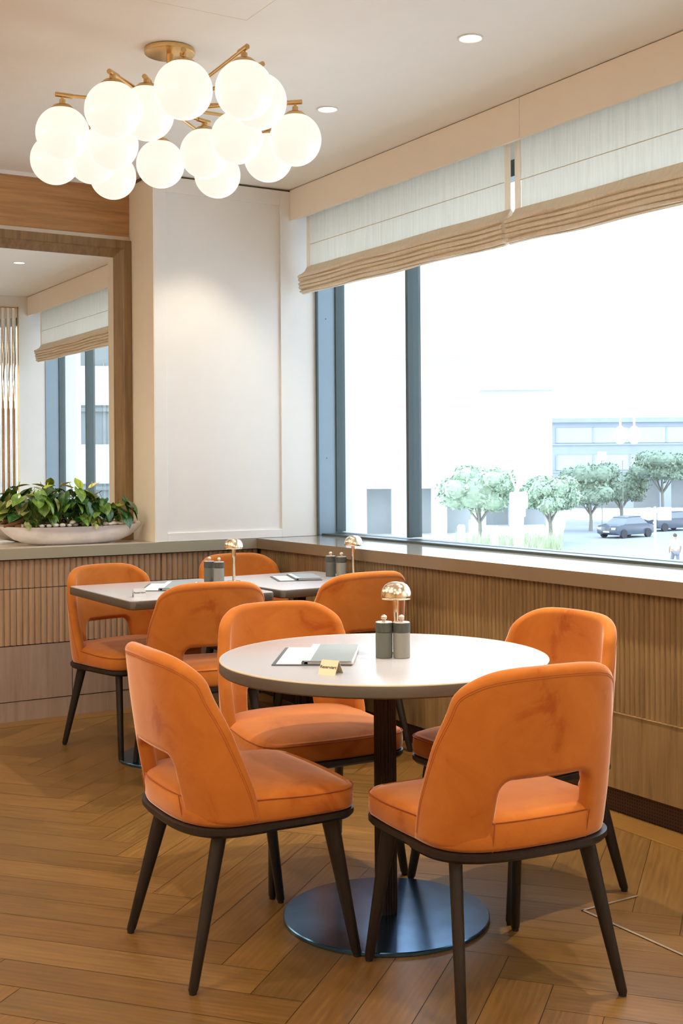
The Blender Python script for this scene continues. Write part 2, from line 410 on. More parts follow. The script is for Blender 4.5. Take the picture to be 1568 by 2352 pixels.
# ledge: olive counter on the left, reflective sill on the right
sill = thing('window_sill', 'long reflective ledge with bronze front under the big window', 'window sill', (3.22, 4, .84)); sill['kind'] = 'structure'
def rel(o, root): o.location = tuple(-Vector(root.location)); return o
def part(mb, name, m, root, **kw): o = mb.build(name, m, root, **kw); o.matrix_parent_inverse = (Matrix.Translation(root.location) @ Matrix.Rotation(root.rotation_euler.z, 4, 'Z')).inverted(); return o
sb = MB(); sb.add([(3.22, Y0, .842), (3.22, 6.225, .842), (3.238, 6.243, .842), (3.238, Y0, .842), (3.22, Y0, .8985), (3.22, 6.225, .8985), (3.238, 6.243, .8985), (3.238, Y0, .8985)],
   [(0, 1, 2, 3), (4, 7, 6, 5), (0, 4, 5, 1), (1, 5, 6, 2), (2, 6, 7, 3), (3, 7, 4, 0)])
part(sb, 'fascia', M['counter_brown'], sill, smooth=0)
part(B(3.221, 3.66, Y0, 6.236, .892, .8995), 'ledge_top', M['stone'], sill, smooth=0)
ctr = thing('counter_top', 'pale counter ledge with olive front edge under the mirror', 'counter', (1.5, 6.225, .84))
cb = MB(); cb.add([(-.6, 6.225, .842), (3.22, 6.225, .842), (3.238, 6.243, .842), (-.6, 6.243, .842), (-.6, 6.225, .8985), (3.22, 6.225, .8985), (3.238, 6.243, .8985), (-.6, 6.243, .8985)],
   [(0, 3, 2, 1), (4, 5, 6, 7), (0, 1, 5, 4), (1, 2, 6, 5), (2, 3, 7, 6), (3, 0, 4, 7)])
part(cb, 'fascia', M['counter'], ctr, smooth=0)
part(B(-.6, 2.62, 6.226, 6.62, .890, .8995), 'ledge_top', M['cream'], ctr, smooth=0)

# built-in cabinets under the counter
def cabinet(x0, x1, label, splits, drawer=True):
    t = thing('built_in_cabinet', label, 'cabinet', ((x0 + x1) / 2, YB, 0), 0, None)
    part(B(x0 + .001, x1 - .001, YB + .02, 6.6, 0, .84), 'carcass', M['legwood'], t, smooth=0)
    g = .0022
    if drawer:
        part(flutes(MB(), x0 + g, x1 - g, .6895, .836, YB + .008, 'x'), 'drawer_front', M['greige_flute'], t, smooth=50)
        part(flutes(MB(), x0 + g, x1 - g, .395, .6855, YB + .008, 'x'), 'door', M['greige_flute'], t, smooth=50)
    else:
        part(flutes(MB(), x0 + g, x1 - g, .395, .836, YB + .008, 'x'), 'door', M['greige_flute'], t, smooth=50)
    xs = [x0] + splits + [x1]
    for a, b in zip(xs[:-1], xs[1:]):
        part(B(a + g, b - g, YB, YB + .018, .106, .390), 'lower_panel', M['greige'], t, smooth=0)
    part(B(x0 + .001, x1 - .001, YB + .002, YB + .02, 0, .1015), 'plinth', M['greige'], t, smooth=0)
cabinet(1.35, 2.643, 'fluted cabinet under the planter, behind the leftmost chair', [2.13])
cabinet(2.643, 3.245, 'fluted cabinet in the corner below the window ledge', [])
cabinet(0.0, 1.35, 'fluted cabinet unit at the left edge of the photo', [])

# white pier in the corner with a framed panel
pier = struct('wall_pier', B(2.605, XG - .14, 6.252, 6.62, .88, ZC - .012), M['white_paint'], 'white panelled pier between mirror and window', smooth=0)
pf = MB()
pf.box(2.605, 2.676, 6.240, 6.253, .900, ZC - .012); pf.box(3.395, XG - .13, 6.240, 6.253, .900, ZC - .012)
pf.box(2.676, 3.395, 6.240, 6.253, .900, .947); pf.box(2.676, 3.395, 6.240, 6.253, 2.838, ZC - .012)
struct('panel_frame', pf, M['white_paint'], parent=pier, smooth=0, bev=.0012, seg=1)
struct('pier_side', B(2.600, 2.605, 6.240, 6.62, .900, ZC - .012), M['beige'], parent=pier, smooth=0)  # warm light on the white pier's side put into this beige colour
struct('trim_2', B(2.59, 3.47, 6.255, 6.6, ZC - .012, ZC + .001), M['gap'], 'dark shadow gap where the pier meets the ceiling', smooth=0)
struct('trim_3', B(3.475, 3.60, Y0, 6.25, ZC - .010, ZC + .001), M['gap'], 'thin bronze gap above the valance', smooth=0)
# wood panel over the mirror, metal strip, mirror in a stepped frame
struct('trim_4', B(-.6, 2.598, 6.585, 6.62, 2.610, 2.634), M['knob'], 'pale metal strip above the mirror', smooth=0)
struct('wood_panel', B(-.6, 2.598, 6.590, 6.625, 2.634, ZC - .001), M['walnut_h'], parent=None, label='smoked oak panel above the mirror', smooth=0)
struct('trim_5', B(-.6, 2.6, 6.575, 6.62, ZC - .022, ZC - .0005), M['white_paint'], 'white cornice bead at the top of the oak panel', smooth=0)
mr = thing('wall_mirror', 'large wall mirror in a stepped smoked oak frame above the planter', 'mirror', (1.5, 6.58, .90))
def frame_profile():
    # (offset from outer edge, y front)
    return [(0, 6.60), (0, 6.555), (.045, 6.555), (.052, 6.562), (.097, 6.588), (.097, 6.60)]
mb = MB()
x1, z1, z0 = 2.598, 2.608, .9005
outer = frame_profile()
for i in range(len(outer) - 1):
    (a, ya), (b, yb) = outer[i], outer[i + 1]
    # right stile and top rail as mitred strips
    mb.add([(x1 - a, ya, z0), (x1 - b, yb, z0), (x1 - b, yb, z1 - b), (x1 - a, ya, z1 - a)], [(0, 1, 2, 3)])
    mb.add([(x1 - a, ya, z1 - a), (x1 - b, yb, z1 - b), (-.6, yb, z1 - b), (-.6, ya, z1 - a)], [(0, 1, 2, 3)])
part(mb, 'frame', M['walnut'], mr, smooth=0)
part(B(-.6, x1 - .096, 6.590, 6.598, z0, z1 - .096), 'mirror_glass', M['mirror'], mr, smooth=0)

# near end of the bay (seen in the mirror): white return wall with a tall fluted mirror
nr = struct('wall_near', B(2.2, XG, Y0 - .2, Y0, 0, ZC), M['white_paint'], 'white return wall at the near end of the window bay', smooth=0)
fm = thing('fluted_mirror', 'tall fluted mirror on the near return wall, seen in the big mirror', 'mirror', (2.8, Y0, 1.5))
part(flutes(MB(), 2.3, 3.36, .95, ZC - .12, -Y0, 'x', .012, .05), 'glass', M['mirror'], fm, smooth=60)
for o_ in [x for x in bpy.data.objects if x.parent == fm]:
    for vv in o_.data.vertices: vv.co.y = -vv.co.y + .014
    o_.data.flip_normals()
part(B(3.362, 3.372, Y0, Y0 + .012, .93, ZC - .10).box(2.28, 3.372, Y0, Y0 + .012, ZC - .118, ZC - .108), 'frame', M['brass'], fm, smooth=0)

# ------------------------------------------------------------------ window
jb = MB(); jb.box(XG - .150, XG + .02, 6.232, 6.242, .90, 2.79); jb.box(XG - .150, XG + .02, Y0 - .002, Y0 + .008, .90, 2.79)
win = struct('window_1', B(XG - .03, XG + .04, Y0, 6.24, .895, .914), M['alu_dark'], 'wide shop window beside the tables', smooth=0)
struct('jamb', jb, M['alu'], parent=win, smooth=0)
fr = MB()
for y in (6.222, Y0 + .008): fr.box(XG - .022, XG + .04, y, y + .010, .92, 2.78)
fr.box(XG - .155, XG - .143, 6.222, 6.234, .90, 2.78)
fr.box(XG - .12, XG - .03, Y0, 6.24, .899, .912); fr.box(XG - .03, XG + .05, Y0, 6.24, 2.70, 2.79)
struct('frame', fr, M['alu_dark'], parent=win, smooth=0)
for y in (5.455, 2.60): struct('mullion', B(XG - .035, XG + .05, y - .012, y + .012, .92, 2.75), M['alu_dark'], parent=win, smooth=0)
for a, b in ((5.468, 6.224), (2.613, 5.442), (Y0 + .016, 2.587)):
    struct('pane', MB().add([(XG, a, .914), (XG, b, .914), (XG, b, 2.71), (XG, a, 2.71)], [(0, 1, 2, 3)]), M['glass'], parent=win, smooth=0)
for z in (1.36, 2.19):
    struct('jamb_screw', MB().lathe([(.004, 0), (.003, .0015)], 10, mat=Matrix.Translation((XG - .085, 6.232, z)) @ Matrix.Rotation(PI / 2, 4, 'X')), M['alu_dark'], parent=win)

# valance box
struct('trim_6', B(3.46, 3.478, 4.155, 6.2395, 2.751, ZC - .004).box(3.46, 3.478, Y0, 4.1535, 2.751, ZC - .004), M['valance'], 'beige valance board hiding the blind tops', smooth=0, bev=.001, seg=1)

# ------------------------------------------------------------------ roman blinds
def blind(y0, y1, zb, label, seed):
    t = thing('roman_blind', label, 'blind', (3.52, (y0 + y1) / 2, 2.75), 0, None)
    rnd = random.Random(seed)
    bw = .045
    def wav(y, z):   # soft waviness of the cloth
        return .0025 * math.sin(7 * y + seed) + .0015 * math.sin(19 * y + 3 * z)
    # flat part with a seam
    ny = 60
    def sheet(name, ya, yb, m, zt, zl, dx=0, nz=24):
        v, f = [], []
        for i in range(ny + 1):
            y = ya + (yb - ya) * i / ny
            for k in range(nz + 1):
                z = zl + (zt - zl) * k / nz
                seam = .004 * math.exp(-((z - (zb + .29)) / .006) ** 2)
                v.append((3.530 + wav(y, z) - seam - dx, y, z))
        for i in range(ny):
            for k in range(nz):
                a = i * (nz + 1) + k; f.append((a, a + 1, a + nz + 2, a + nz + 1))
        part(MB().add(v, f), name, m, t, smooth=60)
    zt = 2.90; zl = zb + .125
    sheet('linen_panel', y0 + bw, y1 - bw, M['linen'], zt, zl)
    sheet('side_border', y0, y0 + bw, M['hem'], zt, zl, .0008); sheet('side_border', y1 - bw, y1, M['hem'], zt, zl, .0008)
    part(MB().box(3.5235, 3.5265, y0 + bw, y1 - bw, zb + .2885, zb + .2915), 'seam', M['hem'], t, smooth=0)
    # stacked folds
    prof = [(3.530, zb + .165), (3.512, zb + .135), (3.492, zb + .122)]
    for k in range(5):
        z = zb + .112 - k * .022; o = .004 * k
        prof += [(3.470 + o, z), (3.462 + o, z - .008), (3.466 + o, z - .017), (3.482 + o, z - .0195), (3.470 + o + .004, z - .0225)]
    prof += [(3.500, zb - .004), (3.545, zb + .02), (3.552, zb + .09), (3.545, zb + .15)]
    v, f = [], []; n = len(prof); NY = 90
    for i in range(NY + 1):
        y = y0 + (y1 - y0) * i / NY
        e = min(1, min(i, NY - i) / 4.0); s1 = .006 * math.sin(2.3 * y + seed) + .004 * math.sin(9 * y + seed * 2)
        for q, (x, z) in enumerate(prof):
            wgt = 1 if 2 < q < n - 3 else .4
            v.append((x + wgt * (s1 * .6 + .002 * math.sin(13 * y + q)) , y + (0 if 0 < i < NY else (1 if i == NY else -1) * .010 * (1 - abs(q - n * .5) / (n * .5))), z + wgt * (s1 * .7 + .0025 * math.sin(5.2 * y + q * .7 + seed))))
    for i in range(NY):
        for q in range(n - 1):
            a = i * n + q; f.append((a, a + 1, a + n + 1, a + n))
    f.append(tuple(range(n))); f.append(tuple(NY * n + q for q in range(n - 1, -1, -1)))
    part(MB().add(v, f), 'gathered_hem', M['hem'], t, smooth=50)
blind(4.30, 6.165, 2.312, 'roman blind with tan border nearest the corner pier', 1)
blind(1.98, 4.275, 2.300, 'roman blind with tan border over the near part of the window', 4)

# ------------------------------------------------------------------ recessed downlights
def downlight(x, y, label, energy=1.0, ang=88):
    t = thing('recessed_downlight', label, 'ceiling light', (x, y, ZC), 0, 'recessed ceiling downlights')
    part(MB().lathe([(.048, 0), (.049, -.004), (.044, -.005), (.040, -.002)], 40, (x, y, ZC), cap0=False, cap1=False), 'ring', M['white_paint'], t)
    part(MB().lathe([(.0405, -.0022), (.001, -.0024)], 40, (x, y, ZC)), 'lens', M['led'], t)
    ld = bpy.data.lights.new('lamp', 'SPOT'); ld.energy = DOWN * energy; ld.color = (1, .88, .69); ld.spot_size = math.radians(ang)
    ld.spot_blend = .55; ld.shadow_soft_size = .03
    lo = bpy.data.objects.new('lamp', ld); C.objects.link(lo); lo.parent = t; lo.location = (0, 0, -.012)
DL = [(2.827, 3.676, 'recessed downlight nearest the valance, upper right of the ceiling'), (2.827, 4.738, 'recessed downlight just right of the globe chandelier'),
      (2.827, 5.80, 'recessed downlight close to the white pier, hidden behind the globes'), (2.827, 2.614, 'recessed downlight above the near window, outside the photo'),]
for k, (x, y, l) in enumerate(DL): downlight(x, y, l, (4.2, 3.2, .95, 4.4)[k], (68, 68, 86, 68)[k])
for k, y in enumerate((5.8, 4.3, 2.9, 1.5, 0.1)):  # unseen aisle row, added to lift the room's brightness
    downlight(.62, y, 'unseen fill downlight in a row added over the aisle left of the tables', 1.1, 140)
for k, (x, y) in enumerate(((2.2, .9), (-1.4, 4.8), (-1.4, 2.2), (-1.4, -.4), (2.2, -.8))):  # wide floods added out of view as fill light
    downlight(x, y, 'unseen wide fill downlight added over the room left of and behind the camera', 2.2, 165)

# ------------------------------------------------------------------ chandelier
chn = thing('globe_chandelier', 'brass chandelier with sixteen glowing opal glass globes', 'chandelier', (1.893, 4.364, ZC))
cx, cy = 1.893, 4.364; HZ = 2.705
part(MB().lathe([(.0, .0), (.098, .0), (.0985, -.004), (.097, -.0145), (.094, -.016), (.0, -.016)], 64, (cx, cy, ZC - .004), cap0=False, cap1=False), 'canopy', M['brass'], chn)
part(MB().lathe([(.0, 0), (.07, 0), (.07, -.005), (0, -.005)], 40, (cx, cy, ZC), cap0=False, cap1=False), 'ceiling_plate', M['black'], chn)
part(MB().lathe([(.0125, ZC - .018), (.0125, HZ + .01)], 24, (cx, cy, 0)), 'stem', M['brass'], chn)
part(MB().lathe([(.0, .022), (.026, .022), (.028, .018), (.028, -.018), (.026, -.022), (.0, -.022)], 32, (cx, cy, HZ), cap0=False, cap1=False), 'hub', M['brass'], chn)
GL = [(1.683, 3.769, 2.585), (1.861, 3.666, 2.585), (1.543, 4.058, 2.57), (1.475, 4.398, 2.56), (1.985, 3.80, 2.60), (2.261, 4.03, 2.555), (1.70, 4.13, 2.60), (1.570, 4.775, 2.555),
      (2.081, 4.168, 2.57), (1.987, 4.685, 2.57), (2.066, 4.422, 2.565), (1.690, 4.45, 2.56), (1.708, 4.730, 2.565), (1.893, 4.983, 2.57), (2.273, 4.739, 2.57), (2.325, 4.369, 2.57)]
GR = .099
for i, (x, y, z) in enumerate(GL):
    az = HZ + (z - 2.57) * .9 + (.006 if i % 2 else -.006)
    d = Vector((x - cx, y - cy, 0)); L = d.length; u = d / L
    a0 = Vector((cx, cy, HZ + (.008 if i % 2 else -.008))) + u * .02; a1 = Vector((x, y, az)) + u * .022
    arm = part(MB().tube([a0, a1], .0068, 12), 'arm', M['brass'], chn)
    part(MB().tube([Vector((x, y, az)) - u * .038, a1 + u * .004], .0092, 14), 'collar', M['brass'], arm)
    arm_c = [q for q in bpy.data.objects if q.parent == arm][-1]; arm_c.matrix_parent_inverse = Matrix.Identity(4)
    gl = part(MB().sphere((x, y, z), GR, 48, 32), 'globe', M['globe'], chn)
    cp = part(MB().lathe([(.0055, az - z), (.0055, GR + .028), (.011, GR + .026), (.0115, GR + .010), (.030, GR + .005), (.043, GR - .007), (.046, GR - .0115)], 32, (x, y, z), cap1=False), 'cap', M['brass'], gl)
    cp.matrix_parent_inverse = Matrix.Identity(4)

_fm = {}
def fill_mesh(g_):
    if g_.data.name not in _fm:
        me = g_.data.copy(); me.materials.clear(); me.materials.append(M['globe_fill']); _fm[g_.data.name] = me
    return _fm[g_.data.name]
for x_, y_, l_ in ((-.75, 2.6, 'unseen brass globe chandelier added over the aisle on the left as fill light'), (-.75, 5.2, 'unseen brass globe chandelier added at the far left as fill light'), (.6, -.9, 'unseen brass globe chandelier added behind the camera as fill light')):
    c_ = copy_tree(chn, (x_, y_, ZC), .4, l_)  # unseen copies added to brighten walls and ceiling
    for g_ in [q for q in bpy.data.objects if q.parent == c_ and q.name.startswith('globe')]: g_.data = fill_mesh(g_)
# ------------------------------------------------------------------ dining chair
def interp(z, tab):
    zs = [a for a, _ in tab]; vs = [b for _, b in tab]; return float(np.interp(z, zs, vs))
A_T = [(.38, .254), (.50, .262), (.65, .264), (.84, .256)]       # half width of the shell
BK_T = [(.38, .160), (.41, .168), (.55, .196), (.70, .219), (.84, .236)]   # depth of its back behind Y_S
Y_S = -.062; NSE = 2.9
_ph = np.linspace(0, PI / 2, 400); _X = .262 * np.sin(_ph) ** (2 / NSE); _Y = -.20 * np.cos(_ph) ** (2 / NSE)
_S = np.concatenate([[0], np.cumsum(np.hypot(np.diff(_X), np.diff(_Y)))]); LQ = _S[-1]
def plan(s, z):
    a = interp(z, A_T) / .262; b = interp(z, BK_T) / .20; t = abs(s); sg = 1 if s >= 0 else -1
    if t <= LQ: x = np.interp(t, _S, _X); y = np.interp(t, _S, _Y)
    else: x = .262; y = t - LQ
    return Vector((sg * x * a, Y_S + y * (b if y < 0 else 1), z))
def s_of_y(yv, z):
    ss = np.linspace(0, LQ + .1, 600); ys = np.array([plan(s, z).y for s in ss]); return float(np.interp(yv, ys, ss))
def s_of_x(xv, z):
    ss = np.linspace(0, LQ, 600); xs = np.array([plan(s, z).x for s in ss]); return float(np.interp(xv, xs, ss))
edge = []      # right-hand outline from the bottom of the wing to the top centre (s, z)
for z, y in ((.400, -.040), (.44, -.052), (.48, -.064), (.54, -.088), (.60, -.114), (.65, -.136), (.70, -.162), (.74, -.186)):
    edge.append((s_of_y(y, z), z))
for z, x in ((.775, .240), (.800, .2225), (.818, .198), (.830, .168), (.8365, .130), (.8395, .085), (.841, .04), (.8415, 0)):
    edge.append((s_of_x(x, z), z))
e = np.array(edge)
tt = np.concatenate([[0], np.cumsum(np.hypot(*np.diff(e, axis=0).T))]); fine = np.linspace(0, tt[-1], 130)
sm = np.stack([np.interp(fine, tt, e[:, 0]), np.interp(fine, tt, e[:, 1])], 1)
for _ in range(30): sm[1:-1] = .25 * sm[:-2] + .5 * sm[1:-1] + .25 * sm[2:]
notch = [(.138, .400), (.136, .45), (.131, .50), (.128, .535)]
nr_ = [(.128 - .034 * (1 - math.cos(a)), .535 + .034 * math.sin(a)) for a in np.linspace(.15, PI / 2, 8)]
notch += nr_ + [(s, .569) for s in np.linspace(.088, 0, 12)]
nf = []
for (a, b), (c, d) in zip(notch[:-1], notch[1:]):
    k = max(1, int(math.hypot(c - a, d - b) / .006))
    nf += [(a + (c - a) * i / k, b + (d - b) * i / k) for i in range(k)]
bot = [(x, .400) for x in np.linspace(.138, sm[0][0], 40)][1:-1]
right = nf[::-1][:0]
# closed polygon: up the right wing, over the top, down the left, along the bottom, round the arch
poly = [tuple(p) for p in sm] + [(-a, b) for a, b in sm[::-1][1:]]
poly += [(-a, b) for a, b in bot[::-1]] + [(-a, b) for a, b in nf] + [(0, .569)] + [(a, b) for a, b in nf[::-1]] + bot
poly = np.array(poly)
P0, P1 = poly, np.roll(poly, -1, 0)
def inside_poly(q):
    x, y = q[:, 0][:, None], q[:, 1][:, None]
    c = ((P0[:, 1] > y) != (P1[:, 1] > y)) & (x < (P1[:, 0] - P0[:, 0]) * (y - P0[:, 1]) / (P1[:, 1] - P0[:, 1] + 1e-12) + P0[:, 0])
    return c.sum(1) % 2 == 1
def nearest(q):
    d = P1 - P0; L2 = (d ** 2).sum(1) + 1e-12
    t = np.clip(((q[:, None, :] - P0) * d).sum(2) / L2, 0, 1); pr = P0 + t[..., None] * d
    D = np.hypot(*(q[:, None, :] - pr).transpose(2, 0, 1)); k = D.argmin(1); r = np.arange(len(q))
    return D[r, k], pr[r, k]
def shell_mesh():
    h = .0055; S = LQ + .06; ns = int(2 * S / h) + 1; nz = int(.46 / h) + 1
    gs = np.linspace(-S, S, ns); gz = np.linspace(.39, .85, nz)
    cs = (gs[:-1] + gs[1:]) / 2; cz = (gz[:-1] + gz[1:]) / 2
    CC = np.stack(np.meshgrid(cs, cz, indexing='ij'), -1).reshape(-1, 2)
    ins = inside_poly(CC); dd, _ = nearest(CC); keep = (ins & (dd > h * .7)).reshape(ns - 1, nz - 1)
    idx = -np.ones((ns, nz), int); pts = []; quads = []
    for i, k in zip(*np.where(keep)):
        q = []
        for a, b in ((i, k), (i + 1, k), (i + 1, k + 1), (i, k + 1)):
            if idx[a, b] < 0: idx[a, b] = len(pts); pts.append((gs[a], gz[b]))
            q.append(idx[a, b])
        quads.append(tuple(q))
    pts = np.array(pts); ec = {}
    for q in quads:
        for a, b in zip(q, q[1:] + q[:1]): ec[(a, b)] = 1
    bedges = [(a, b) for (a, b) in ec if (b, a) not in ec]; bset = sorted({a for e_ in bedges for a in e_})
    bi = np.array(bset); _, pr = nearest(pts[bi])
    pts[bi] = pr
    nx = {a: b for a, b in bedges}; pv_ = {b: a for a, b in bedges}
    for _ in range(12):        # even out the spacing along the outline
        q = np.array([pts[a] * .5 + (pts[nx[a]] + pts[pv_[a]]) * .25 for a in bset]); _, q = nearest(q); pts[bi] = q
    nb = [[] for _ in pts]
    for q in quads:
        for a, b in zip(q, q[1:] + q[:1]): nb[a].append(b); nb[b].append(a)
    isb = np.zeros(len(pts), bool); isb[bi] = True
    for _ in range(14):
        new = pts.copy()
        for a in range(len(pts)):
            if not isb[a]: new[a] = pts[nb[a]].mean(0)
        pts = .5 * pts + .5 * new
    inset = pts.copy()
    D, _ = nearest(pts)
    # boundary verts: inset a touch for front and back rims
    cen = {a: np.mean([pts[b] for b in nb[a] if not isb[b]] or [pts[a]], axis=0) for a in bset}
    for a in bset:
        tg_ = pts[nx[a]] - pts[pv_[a]]; v = np.array([-tg_[1], tg_[0]]); l = np.hypot(*v)
        if l > 1e-6:
            if v @ (cen[a] - pts[a]) < 0: v = -v
            inset[a] = pts[a] + v / l * .0022
    R = .020; HM = .0205; TH = .0225
    def hgt(d): return HM * math.sqrt(max(0, 1 - (1 - min(d / R, 1)) ** 2))
    def frame(s, z):
        p = plan(s, z); ds = plan(s + .002, z) - plan(s - .002, z); dz = plan(s, z + .003) - plan(s, z - .003)
        n = ds.cross(dz).normalized(); return p, n     # n points outward
    vo, vi, vm = [], [], {}
    for a in range(len(pts)):
        s, z = inset[a]; p, n = frame(s, z); hh = hgt(.0022 if isb[a] else D[a])
        pad = .004 * math.exp(-((z - .60) / .09) ** 2) * max(0, 1 - (abs(s) / .3) ** 2)
        mid = p - n * TH; vo.append(mid + n * hh); vi.append(mid - n * (hh * (1.0) + (pad if hh > HM * .9 else 0)))
    for a in bset:
        p, n = frame(*pts[a]); vm[a] = p - n * TH
    N = len(pts); v = vo + vi; mi = {}
    for a in bset: mi[a] = len(v); v.append(vm[a])
    f = [q for q in quads] + [tuple(N + i for i in q[::-1]) for q in quads]
    for a, b in bedges: f += [(b, a, mi[a], mi[b]), (mi[b], mi[a], N + a, N + b)]
    # stitched seam path along wings and top, 21 mm in from the edge
    path = []
    for off in (.0215, .0265):
        line = []
        full = np.array([tuple(p) for p in sm] + [(-a, b) for a, b in sm[::-1][1:]])
        full = full[6:-6]
        tg = np.gradient(full, axis=0); tg /= np.hypot(*tg.T)[:, None]; nn = np.stack([-tg[:, 1], tg[:, 0]], 1)
        for (s, z), (u_, w_) in list(zip(full, nn))[::2]:
            p, n = frame(s + u_ * off, z + w_ * off); line.append(p - n * TH + n * (HM + .0001))
        path.append(line)
    return v, f, path

sv, sf, spath = shell_mesh()
def seat_ring(k, z, back=True, grow=0):
    """seat outline seen from above, k = inset"""
    pts = []
    for s in np.linspace(-LQ, LQ, 61):
        p = plan(s, .44); pts.append((p.x * .965, Y_S + (p.y - Y_S) * .985))
    fy = .245; r = .075; hw = .252; sx = pts[-1][0]
    side = [(sx + (hw - sx) * u, Y_S + (fy - r - Y_S) * u) for u in np.linspace(.08, 1, 9)]
    side = [(x + .004 * math.sin(PI * i / 8), y) for i, (x, y) in enumerate(side)]
    cor = [(hw - r + r * math.cos(a), fy - r + r * math.sin(a)) for a in np.linspace(.12, PI / 2, 9)]
    fr_ = [(x, fy + .010 * (1 - (x / (hw - r)) ** 2)) for x in np.linspace(hw - r, 0, 7)[1:]]
    R_ = side + cor + fr_; Lf = [(-x, y) for x, y in R_[::-1][1:]]
    pts = pts + R_ + Lf
    c = np.array([0, .01]); P = np.array(pts)
    tg = np.roll(P, -1, 0) - np.roll(P, 1, 0); tg /= np.hypot(*tg.T)[:, None]; nn = np.stack([-tg[:, 1], tg[:, 0]], 1)
    if k <= .03: Q = P + nn * k
    else: Q = c + (P + nn * .03 - c) * (1 - (k - .03))
    return [(x, y, z) for x, y in Q]
chair = thing('dining_chair', 'orange velvet dining chair nearest the camera, seen from behind, back to the viewer', 'chair', (0, 0, 0), 0, None)
back = part(MB().add(sv, sf), 'backrest', M['velvet'], chair, smooth=80)
sm_ = MB()
for line in spath: sm_.tube(line, .0007, 5)
part(sm_, 'stitching', M['seam'], back)
cu = MB()
def zc(z, y): return z
prof = [(.012, .400), (.002, .404), (-.001, .412), (-.002, .432), (-.001, .450), (.002, .4565), (.007, .463), (.014, .468), (.024, .472), (.10, .477), (.25, .4815), (.45, .485), (.7, .487), (.93, .488)]
rings = []
for k, z in prof:
    rg = seat_ring(k, z)
    rings.append([(x, y, zz + (.016 * max(0, (.10 - y)) / .35 if zz > .44 else 0) - (.012 * max(0, (y - .12) / .13) ** 2 if zz > .466 else 0)) for x, y, zz in rg])
cu.loft(rings)
seat = part(cu, 'seat', M['velvet'], chair, smooth=80)
pr_ = seat_ring(-.0012, .457); pr_.append(pr_[0])
part(MB().tube([(x, y, z + .016 * max(0, (.10 - y)) / .35) for x, y, z in pr_], .0016, 6, False), 'piping', M['seam'], seat)
for sg in (-1, 1):        # upright seams where the cushion meets the shell at the back
    line = []
    for z_ in np.linspace(.402, .474, 12):
        p_ = plan(sg * .1385, z_); line.append((p_.x, p_.y * 1.0 - .0008, z_))
    part(MB().tube(line, .0016, 6), 'seam', M['seam'], seat)
# dark wooden rim: wider under the shell, stepped in front of the wings
def rim_ring(k, z):
    P = np.array([(x, y) for x, y, _ in seat_ring(0.0, z)]); out = []
    for x, y in P:
        if y < -.036:
            s_ = s_of_y(min(y, -.0365), .44) if y > -.22 else None
            g = 1.035; out.append((x * g, Y_S + (y - Y_S) * (1.035 if y < Y_S else 1)))
        else: out.append((x, y))
    P = np.array(out); tg = np.roll(P, -1, 0) - np.roll(P, 1, 0); tg /= np.hypot(*tg.T)[:, None] + 1e-9
    nn = np.stack([-tg[:, 1], tg[:, 0]], 1); Q = P + nn * k
    return [(x, y, z) for x, y in Q]
rm = MB().loft([rim_ring(.004, .4005), rim_ring(-.003, .399), rim_ring(-.003, .386), rim_ring(.004, .378), rim_ring(.016, .374)])
part(rm, 'seat_rim', M['legwood'], chair, smooth=40)
for sx, sy in ((-1, 1), (1, 1), (-1, -1), (1, -1)):
    if sy > 0: top = Vector((sx * .198, .172, .380)); foot = Vector((sx * .2315, .2355, .006))
    else: top = Vector((sx * .190, -.142, .380)); foot = Vector((sx * .2315, -.2355, .006))
    dr = (foot - top); dh = Vector((dr.x, dr.y, 0)).normalized(); pv = Vector((-dh.y, dh.x, 0)); rings = []
    for u in (0, .08, .3, .6, .985, 1.0):
        c = top + (foot - top) * u; a = .0245 - .0115 * min(1, u * 1.05); b = .0165 - .0040 * u
        if u == 1: a *= .8; b *= .8
        rings.append([c + dh * (a * math.cos(q)) + pv * (b * math.sin(q)) for q in np.linspace(0, 2 * PI, 25)[:-1]])
    lg = part(MB().loft(rings), 'leg', M['legwood'], chair, smooth=50)
    part(MB().lathe([(.009, 0), (.010, .002), (.010, .007)], 16, (foot.x, foot.y, 0)), 'glide', M['black'], lg)
R_ = math.radians
chair.location = (1.942, 2.466, 0); chair.rotation_euler = (0, 0, R_(-5.6))
CH = [((1.4965, 3.005), -92.3, 'orange velvet dining chair at the left side of the round table', 'chairs around the round table'),
      ((1.984, 3.485), -184.4, 'orange velvet dining chair on the far side of the round table, facing the camera', 'chairs around the round table'),
      ((2.435, 2.965), 93, 'orange velvet dining chair between the round table and the oak wall under the window', 'chairs around the round table'),
      ((2.15, 5.435), 193, 'orange velvet dining chair farthest left, behind the rectangular table by the fluted cabinet', 'chairs around the rectangular tables'),
      ((2.20, 4.80), -10, 'orange velvet dining chair seen from behind at the left rectangular table', 'chairs around the rectangular tables'),
      ((2.925, 4.83), 1, 'orange velvet dining chair seen from behind at the right rectangular table', 'chairs around the rectangular tables'),
      ((2.93, 5.69), 178, 'orange velvet dining chair in the far corner, only its back top showing', 'chairs around the rectangular tables')]
chair['group'] = 'chairs around the round table'
for (x, y), a, l, g in CH: copy_tree(chair, (x, y, 0), R_(a), l, g)

